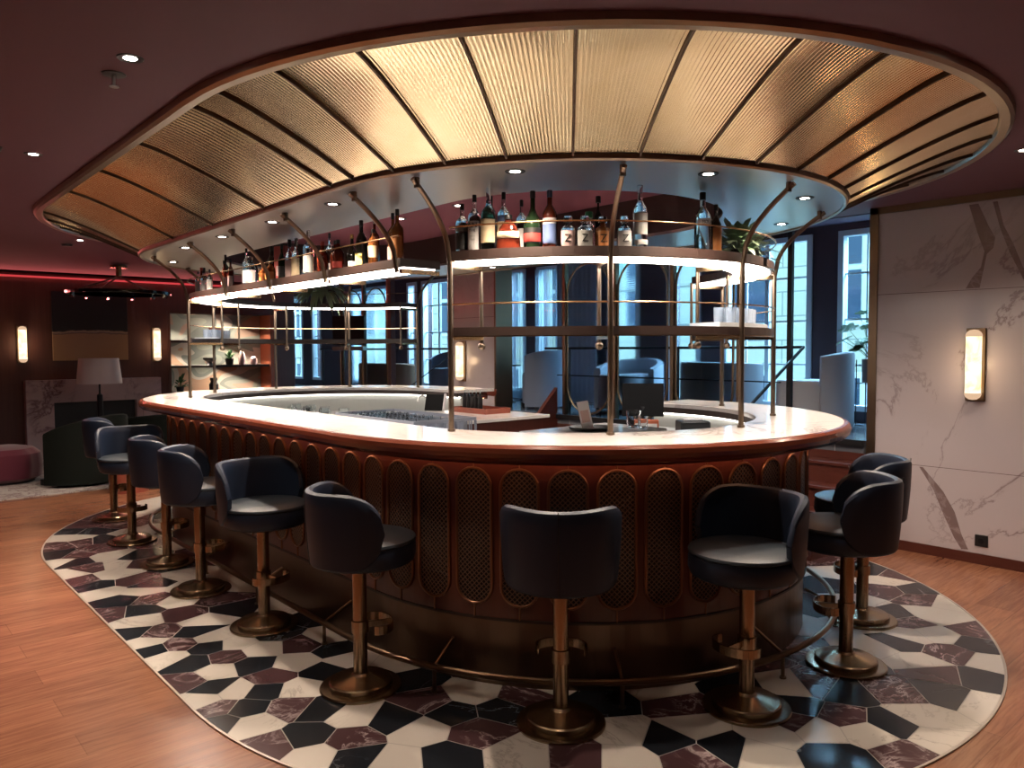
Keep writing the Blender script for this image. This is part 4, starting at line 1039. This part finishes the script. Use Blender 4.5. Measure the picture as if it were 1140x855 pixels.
# ------------------------------------------------------------------ wall fittings
def sconce(x, y, z, rz, label, h=.5, r=.05):
    t = thing('wall_sconce', label, 'wall lamp', (x, y, z), rz, 'alabaster tube wall lamps')
    bm = nb(); box(bm, -r - .014, r + .014, -.02, 0, -h / 2 - .01, h / 2 + .01, bev=.006); obj('backplate', bm, m_bronze, t)
    bm = nb(); lathe(bm, [(0, -h / 2 + .05), (r, -h / 2 + .05), (r, h / 2 - .05), (0, h / 2 - .05)], 24, center=(0, -.02 - r * .8)); obj('alabaster_tube', bm, m_sconce, t, True, 'glowing alabaster tube')
    for s in (-1, 1):
        bm = nb(); lathe(bm, [(0, 0), (r * 1.06, 0), (r * 1.06, .012), (r * .9, .030), (r * .5, .046), (0, .05)] if s > 0 else [(0, -.05), (r * .5, -.046), (r * .9, -.03), (r * 1.06, -.012), (r * 1.06, 0), (0, 0)], 24, center=(0, -.02 - r * .8), z0=s * (h / 2 - .05)); obj('end_cap', bm, emit('alabaster_cap', (1, .66, .42), .6) if 'alabaster_cap' not in bpy.data.materials else bpy.data.materials['alabaster_cap'], t, True)
    pl = bpy.data.lights.new('sconce', 'POINT'); pl.energy = 1.1; pl.color = (1, .66, .36); pl.shadow_soft_size = .05
    o = bpy.data.objects.new('sconce_glow', pl); C.objects.link(o); o.location = Vector((x, y, z)) + Matrix.Rotation(rz, 3, 'Z') @ Vector((0, -.18, 0))
sconce(4.50, WM, 1.43, 0, 'glowing tube lamp on the marble wall at the right')
sconce(-1.47, WM, 1.40, 0, 'narrow glowing tube lamp on the marble pier behind the bar')
sconce(U0, -1.51, 1.65, -PI / 2 + PI, 'glowing tube lamp left of the painting')
sconce(U0, .24, 1.65, -PI / 2 + PI, 'glowing tube lamp right of the painting')
t = thing('wall_socket', 'black socket plate low on the marble wall', 'socket', (4.56, WM, .17)); bm = nb(); box(bm, -.042, .042, -.010, 0, -.042, .042, bev=.004); obj('plate', bm, m_black, t)
bm = nb(); lathe(bm, [(0, 0), (.02, 0), (.02, .002), (0, .002)], 16); bmesh.ops.rotate(bm, verts=bm.verts, matrix=Matrix.Rotation(PI / 2, 3, 'X')); bmesh.ops.translate(bm, verts=bm.verts, vec=(0, -.0105, 0)); obj('outlet', bm, m_blackm, t)
# painting, fireplace
t = thing('painting', 'landscape canvas, black above ochre, hung over the fireplace', 'painting', (U0, -.655, 1.42))
bm = nb(); box(bm, .005, .04, -.49, .49, 0, .98, bev=.004); obj('canvas', bm, m_art, t)
t = thing('fireplace', 'pink veined marble fireplace with black hearth opening', 'fireplace', (U0, -.63, 0))
bm = nb()
box(bm, 0, .16, -.88, -.62, 0, 1.15); box(bm, 0, .16, .62, .88, 0, 1.15); box(bm, 0, .16, -.62, .62, .90, 1.15); obj('surround', bm, m_fire, t)
bm = nb(); box(bm, .0, .13, -.62, -.54, 0, .9); box(bm, .0, .13, .54, .62, 0, .9); box(bm, .0, .13, -.54, .54, .83, .9); obj('inner_frame', bm, m_fire, t)
bm = nb(); box(bm, .0, .02, -.54, .54, 0, .83); obj('firebox', bm, m_black, t)
bm = nb(); box(bm, .0, .45, -.95, .95, 0, .05); obj('hearth', bm, m_fire, t)
# shelving niche
bm = nb(); box(bm, U0 - .45, U0 - .40, .45, 2.12, .88, 2.16); o = obj('wall_left', bm, m_niche); o['kind'] = 'structure'
bm = nb(); box(bm, U0 - .42, U0 + .02, 2.06, 2.12, .90, 2.14); struct('wall_left', bm, m_orange)
bm = nb(); box(bm, U0 - .42, U0 + .02, .45, 2.12, .86, .90); box(bm, U0 - .42, U0 + .02, .45, 2.12, 2.14, 2.17); box(bm, U0 - .42, U0 + .02, .41, .45, .86, 2.17); struct('trim_5', bm, m_wallw)
for z, lb in ((1.28, 'lower dark shelf board in the lit mural niche'), (1.68, 'upper dark shelf board in the lit mural niche')):
    bm = nb(); box(bm, U0 - .38, U0 - .01, .46, 2.05, z, z + .035); tag(obj('shelf', bm, m_shelfdark), lb, 'shelf')
for z in (1.27, 1.67, 2.12):
    ld = bpy.data.lights.new('strip', 'AREA'); ld.shape = 'RECTANGLE'; ld.size = 1.5; ld.size_y = .03; ld.energy = 15; ld.color = (1, .84, .66)
    o = bpy.data.objects.new('niche_strip', ld); C.objects.link(o); o.location = (U0 - .12, 1.28, z - .01); o.rotation_euler = (0, rads(20), PI / 2)
plant(U0 - .12, .62, .9, 'spiky green plant in the bottom left corner of the niche', .06, .08, 30, .24, .045, .03, m_leaf, m_pot, (10, 75), 11)
plant(U0 - .14, 1.42, 1.315, 'round bushy plant on the lower niche shelf', .07, .10, 60, .16, .03, .01, m_leaf, m_pot, (15, 88), 12)
def vase(x, y, z, label, prof, m, name='vase', cat='vase'):
    bm = nb(); lathe(bm, prof, 20); o = obj(name, bm, m, None, True); o.location = (x, y, z); tag(o, label, cat)
vase(U0 - .15, 1.10, 1.315, 'low wide black bowl on the lower niche shelf', [(0, 0), (.05, 0), (.04, .05), (.10, .09), (.10, .12), (0, .12)], m_black, 'bowl', 'bowl')
vase(U0 - .15, 1.16, .9, 'black lidded jar on the bottom of the niche', [(0, 0), (.07, 0), (.075, .10), (.05, .14), (.05, .16), (.06, .17), (.06, .21), (0, .21)], m_black, 'jar', 'jar')
vase(U0 - .15, 1.20, 1.715, 'orange pleated cup shaped vase on the upper niche shelf', [(0, 0), (.06, 0), (.05, .06), (.06, .09), (.10, .20), (.09, .20), (0, .10)], m_orange)
vase(U0 - .12, 1.62, 1.315, 'small terracotta figure on the lower niche shelf', [(0, 0), (.05, 0), (.055, .12), (.03, .20), (.02, .22), (0, .22)], lab_p, 'figurine', 'ornament')
vase(U0 - .12, 1.82, 1.315, 'squat pink pot at the right of the lower niche shelf', [(0, 0), (.05, 0), (.055, .10), (.02, .13), (0, .13)], lab_p, 'pot', 'pot')
# red light cove
bm = nb(); box(bm, U0 + .30, U0 + .33, W0, 2.6, ZC + .012, ZC + .04); o = obj('light_strip', bm, m_red); tag(o, 'red glowing light strip in the cove above the fireplace wall', 'light strip')
bm = nb(); box(bm, U0 + .002, U0 + .03, W0, 2.6, 2.575, 2.600); tag(obj('light_strip', bm, emit('red_line', (.9, .07, .08), .55)), 'thin red light line along the top of the fireplace wall', 'light strip')
ar = area((U0 + .10, -1.5, 2.40), (U0 + .75, -1.5, ZC + .35), 5.5, .05, 18, (1, .20, .19)); ar.name = 'red_cove_glow'
# chandelier
m_rod = mat('pale_brass', (.85, .66, .56), .5, .0)
t = thing('chandelier', 'wide flat ring chandelier on brass rods by the fireplace', 'chandelier', (-4.2, -.72, ZC - .001))
bm = nb(); lathe(bm, [(0, -.035), (.10, -.035), (.10, 0), (0, 0)], 24); lathe(bm, [(0, -.15), (.035, -.15), (.035, -.036), (0, -.036)], 16); obj('ceiling_rose', bm, m_brass, t, True)
for a in (20, 110, 200, 290):
    bm = nb(); tube(bm, [(0, 0, -.14), (math.cos(rads(a)) * .55, math.sin(rads(a)) * .55, -.34)], .010, 6); obj('rod', bm, m_rod, t, True)
bm = nb(); lathe(bm, [(.50, -.37), (.60, -.37), (.60, -.335), (.50, -.335), (.50, -.37)], 48); obj('ring', bm, mat('chandelier_black', (.01, .01, .012), .1, .5), t)
for a in range(0, 360, 30):
    bm = nb(); lathe(bm, [(0, 0), (.026, 0), (.03, .035), (0, .035)], 12, center=(.55 * math.cos(rads(a)), .55 * math.sin(rads(a))), z0=-.405); obj('glass_drop', bm, m_clear, t, True)
# sprinkler
t = thing('sprinkler', 'small ceiling sprinkler beside the brightest downlight', 'sprinkler', (3.12, -2.60, ZC)); bm = nb(); lathe(bm, [(0, -.004), (.042, -.004), (.045, 0), (0, 0)], 24); obj('rose', bm, m_black, t, True)
bm = nb(); lathe(bm, [(0, -.05), (.018, -.05), (.018, -.046), (.006, -.044), (.006, -.004), (0, -.004)], 12); obj('head', bm, m_steel, t, True)
for x, y, lb in ((-2.42, -1.65, 'dark smoke detector near the left end of the canopy'), (1.55, -2.80, 'round dark ceiling vent at the left edge')):
    bm = nb(); lathe(bm, [(0, -.02), (.045, -.02), (.055, 0), (0, 0)], 24); o = obj('smoke_detector' if x < 0 else 'ceiling_vent', bm, m_blackm, None, True); o.location = (x, y, ZC - .0005); tag(o, lb, 'detector' if x < 0 else 'vent')

# ------------------------------------------------------------------ furniture
bm = nb(); box(bm, -5.5, -3.05, -4.2, -.4, .001, .012); tag(obj('rug', bm, m_rug), 'pale rug with dark streaks under the lounge seats', 'rug')
def tub_chair(x, y, z, rz, label, m, w=.8, d=.78, h=.78, seat=.44, cat='armchair', group=None, arm=None, wrap=105):
    t = thing('armchair', label, cat, (x, y, z), rz, group)
    bm = nb(); NA = 28; rings = []
    for i in range(NA + 1):
        ph = rads(-wrap + 2 * wrap * i / NA); k = abs(ph) / rads(wrap)
        top = h - (h - (arm or h * .82)) * k ** 2; dv = Vector((math.sin(ph) * w / 2, -math.cos(ph) * d / 2 - 0, 0))
        th = .80
        sec = [(1, .03), (1.0, top - .03), (.98, top - .008), (.93, top), (th + .03, top), (th, top - .02), (th, .03)]
        rings.append([bm.verts.new((dv.x * r, dv.y * r, zz_)) for r, zz_ in sec])
    n = len(rings[0])
    for A, B in zip(rings, rings[1:]):
        for q in range(n): bm.faces.new((A[q], A[(q + 1) % n], B[(q + 1) % n], B[q]))
    bm.faces.new(rings[0][::-1]); bm.faces.new(rings[-1]); obj('backrest', bm, m, t, True)
    bm = nb(); lathe(bm, [(0, .06), (.78, .06), (.80, .10), (.80, seat - .04), (.76, seat), (0, seat + .01)], 32, sx=w / 2, sy=d / 2, center=(0, .02)); obj('seat', bm, m, t, True)
    for sx in (-1, 1):
        for sy in (-1, 1):
            bm = nb(); box(bm, sx * w * .3 - .02, sx * w * .3 + .02, sy * d * .3 - .02, sy * d * .3 + .02, 0, .07); obj('leg', bm, m_black, t)
    return t
tub_chair(-3.75, -1.28, .012, rads(130), 'dark green velvet armchair by the fireplace, its back towards us', m_velvet, 1.0, .95, .80, arm=.62)
tub_chair(-4.35, .10, .0, rads(90), 'dark armchair half hidden behind the far bar stools', m_velvet, 1.6, .95, .74, arm=.66)
t = thing('pouf', 'round raspberry velvet pouf on the rug at the left edge', 'pouf', (-4.35, -1.98, .012))
bm = nb(); n = 48; prof_ = [(0, .02), (.30, .02), (.37, .06), (.39, .18), (.37, .34), (.30, .40), (.14, .43), (0, .42)]
lathe(bm, prof_, n)
for v in bm.verts:
    a = math.atan2(v.co.y, v.co.x); r = math.hypot(v.co.x, v.co.y)
    if r > .01: k = 1 - .05 * abs(math.cos(a * 4)) ** 8; v.co.x *= k; v.co.y *= k
obj('cushion', bm, m_pink, t, True)
bm = nb(); lathe(bm, [(0, 0), (.30, 0), (.30, .02), (0, .02)], 32); obj('base', bm, m_black, t)
t = thing('side_table', 'small reddish wooden drum table between armchair and bar stools', 'table', (-2.75, -1.05, .0)); bm = nb(); lathe(bm, [(0, 0), (.20, 0), (.20, .36), (0, .36)], 32); obj('drum', bm, m_redwood, t, True); bm = nb(); lathe(bm, [(0, .36), (.22, .36), (.22, .385), (0, .385)], 32); obj('tabletop', bm, m_redwood, t, True)
t = thing('floor_lamp', 'tall lamp with wide white drum shade before the fireplace', 'lamp', (-4.7, -.86, 0))
bm = nb(); lathe(bm, [(.27, 1.13), (.235, 1.46), (.232, 1.46), (.267, 1.13)], 40); obj('lamp_shade', bm, m_shade, t, True)
bm = nb(); lathe(bm, [(0, .02), (.02, .02), (.02, 1.0), (.035, 1.0), (.035, .75), (.012, 1.05), (.012, 1.4), (0, 1.4)] if False else [(0, .02), (.035, .02), (.035, .98), (.012, 1.0), (.012, 1.4), (0, 1.4)], 16); obj('pole', bm, m_blackm, t, True)
bm = nb(); lathe(bm, [(0, 0), (.16, 0), (.15, .02), (0, .02)], 24); obj('base', bm, m_blackm, t, True)
# raised lounge
tub_chair(2.98, 3.22, ZP, rads(112), 'grey blue tub armchair in the raised lounge near the right opening', m_grey, .66, .72, .70, arm=.66, wrap=72)
tub_chair(1.95, 3.35, ZP, rads(0), 'grey armchair behind the right arched glass panels', m_grey, .85, .8, .60, arm=.58)
tub_chair(-.50, 3.15, ZP, rads(75), 'slate blue high backed armchair in the opening behind the bar', m_bluef, .60, .62, .72, arm=.66, wrap=75)
tub_chair(.75, 3.3, ZP, rads(190), 'pale armchair blurred behind the left panel of the right glass screen', m_grey, .8, .8, .62)
tub_chair(-4.3, 3.3, ZP, rads(10), 'tan armchair behind the left arched glass panels', m_tan, 1.1, .8, .52, arm=.50)
t = thing('side_table', 'small round black pedestal table in the lounge by the marble pier', 'table', (-1.55, 3.45, ZP)); bm = nb(); lathe(bm, [(0, .50), (.22, .50), (.22, .515), (0, .515)], 28); obj('tabletop', bm, m_blackm, t, True); bm = nb(); lathe(bm, [(0, 0), (.15, 0), (.15, .01), (.015, .015), (.015, .5), (0, .5)], 20); obj('pedestal', bm, m_blackm, t, True)
tub_chair(-2.35, 3.55, ZP, rads(-90), 'pale blue armchair beyond the pedestal table', m_grey, .7, .7, .72)
tub_chair(-3.15, 3.62, ZP, rads(200), 'small blue chair by the window left of the marble pier', m_bluef, .55, .55, .70)
# monstera on wire stand
t = thing('plant_stand', 'thin black wire stand holding the brown plant pot', 'stand', (3.27, 3.80, ZP))
bm = nb()
for sx in (-1, 1):
    for sy in (-1, 1): tube(bm, [(sx * .10, sy * .10, 0), (sx * .10, sy * .10, .62)], .005, 5)
for z in (.006, .40): tube(bm, [(-.1, -.1, z), (.1, -.1, z), (.1, .1, z), (-.1, .1, z)], .005, 5, closed=True)
obj('wire_frame', bm, m_blackm, t)
pt = thing('potted_plant', 'broad leaved monstera in a brown pot beside the right opening', 'plant', (3.27, 3.80, ZP + .406))
bm = nb(); lathe(bm, [(0, 0), (.085, 0), (.088, .22), (.08, .22), (.08, .20), (0, .20)], 24); obj('pot', bm, m_potb, pt, True)
rnd = random.Random(4); st_ = nb(); bm = nb()
for k in range(19):
    a = rnd.uniform(0, 2 * PI) if k % 3 else rads(rnd.uniform(190, 260)); l = rnd.uniform(.16, .52); e = rads(rnd.uniform(35, 85)); d = Vector((math.cos(a) * math.cos(e), math.sin(a) * math.cos(e), math.sin(e)))
    b0 = Vector((0, 0, .2)); b1 = b0 + d * l; tube(st_, [b0, b0 + d * l * .5 + Vector((0, 0, .02)), b1], .003, 4)
    # heart shaped leaf with notches
    n_ = Vector((d.x * .6, d.y * .6, .8)).normalized(); x_ = n_.cross(Vector((rnd.uniform(-1, 1), rnd.uniform(-1, 1), .1))).normalized(); y_ = n_.cross(x_)
    s = rnd.uniform(.055, .095); vs = []
    for j in range(24):
        th = 2 * PI * j / 24; rr = s * (1 - .38 * math.sin(th)) * (1 if j % 3 else .72)
        vs.append(bm.verts.new(b1 + x_ * rr * math.cos(th) + y_ * rr * math.sin(th) + n_ * (-.15 * s * math.cos(th) ** 2)))
    bm.faces.new(vs)
obj('foliage', bm, m_leaf, pt); obj('stems', st_, m_leaf, pt)
# speaker / dark screen on stand left
t = thing('display_screen', 'tall black display on a slim stand seen through the left shelves', 'screen', (-3.85, 2.35, 0))
bm = nb(); box(bm, -.27, .27, -.03, .03, 1.62, 2.06, bev=.005); obj('panel', bm, m_black, t); bm = nb(); tube(bm, [(0, 0, .02), (0, 0, 1.62)], .03, 10); obj('pole', bm, m_blackm, t, True); bm = nb(); box(bm, -.2, .2, -.15, .15, 0, .02); obj('base', bm, m_blackm, t); bm = nb(); box(bm, -.26, .26, -.06, .06, 1.54, 1.60); obj('shelf', bm, m_steel, t)
t.rotation_euler = (0, 0, rads(30))
bm = nb(); rows = []  # added pale pleated sheet in place of a lit column behind the glass
for k in range(61):
    x = -.98 + .72 * k / 60; y = WW - .16 + .022 * math.sin(k * .9); rows.append([bm.verts.new((x, y, z)) for z in (.84, 2.70)])
for A, B in zip(rows, rows[1:]): bm.faces.new((A[0], B[0], B[1], A[1]))
tag(obj('curtain', bm, mat('lit_column_grey', (.36, .38, .46), .8), None, True), 'added grey sheet standing in for a lit column between windows, seen through the left arched panel', 'curtain')
# sheer curtains in the narrow windows of the middle bay
for a, lb in ((-2.2, 'sheer blue white curtain in the left window of the middle bay'), (-1.52, 'sheer blue white curtain in the right window of the middle bay')):
    bm = nb(); rows = []
    for k in range(41):
        x = a + .03 + .40 * k / 40; y = WW - .09 + .018 * math.sin(k * 1.3); rows.append([bm.verts.new((x, y, z)) for z in (.84, 2.66)])
    for A, B in zip(rows, rows[1:]): bm.faces.new((A[0], B[0], B[1], A[1]))
    mc = bpy.data.materials.get('sheer')
    if mc is None:
        mc = mat('sheer', (.55, .68, .8), .8); mc.node_tree.nodes['Principled BSDF'].inputs['Alpha'].default_value = .45
    tag(obj('curtain', bm, mc, None, True), lb, 'curtain')

# ------------------------------------------------------------------ render settings
sc.view_settings.view_transform = 'Standard'; sc.view_settings.look = 'None'; sc.view_settings.gamma = 1
sc.view_settings.use_curve_mapping = False; sc.view_settings.exposure = 0.35
cy_ = sc.cycles
cy_.use_denoising = True
try: cy_.denoiser = 'OPENIMAGEDENOISE'
except Exception: pass
cy_.max_bounces = 8; cy_.diffuse_bounces = 3; cy_.glossy_bounces = 4; cy_.transmission_bounces = 8; cy_.transparent_max_bounces = 12
cy_.caustics_reflective = False; cy_.caustics_refractive = False; cy_.sample_clamp_indirect = 6
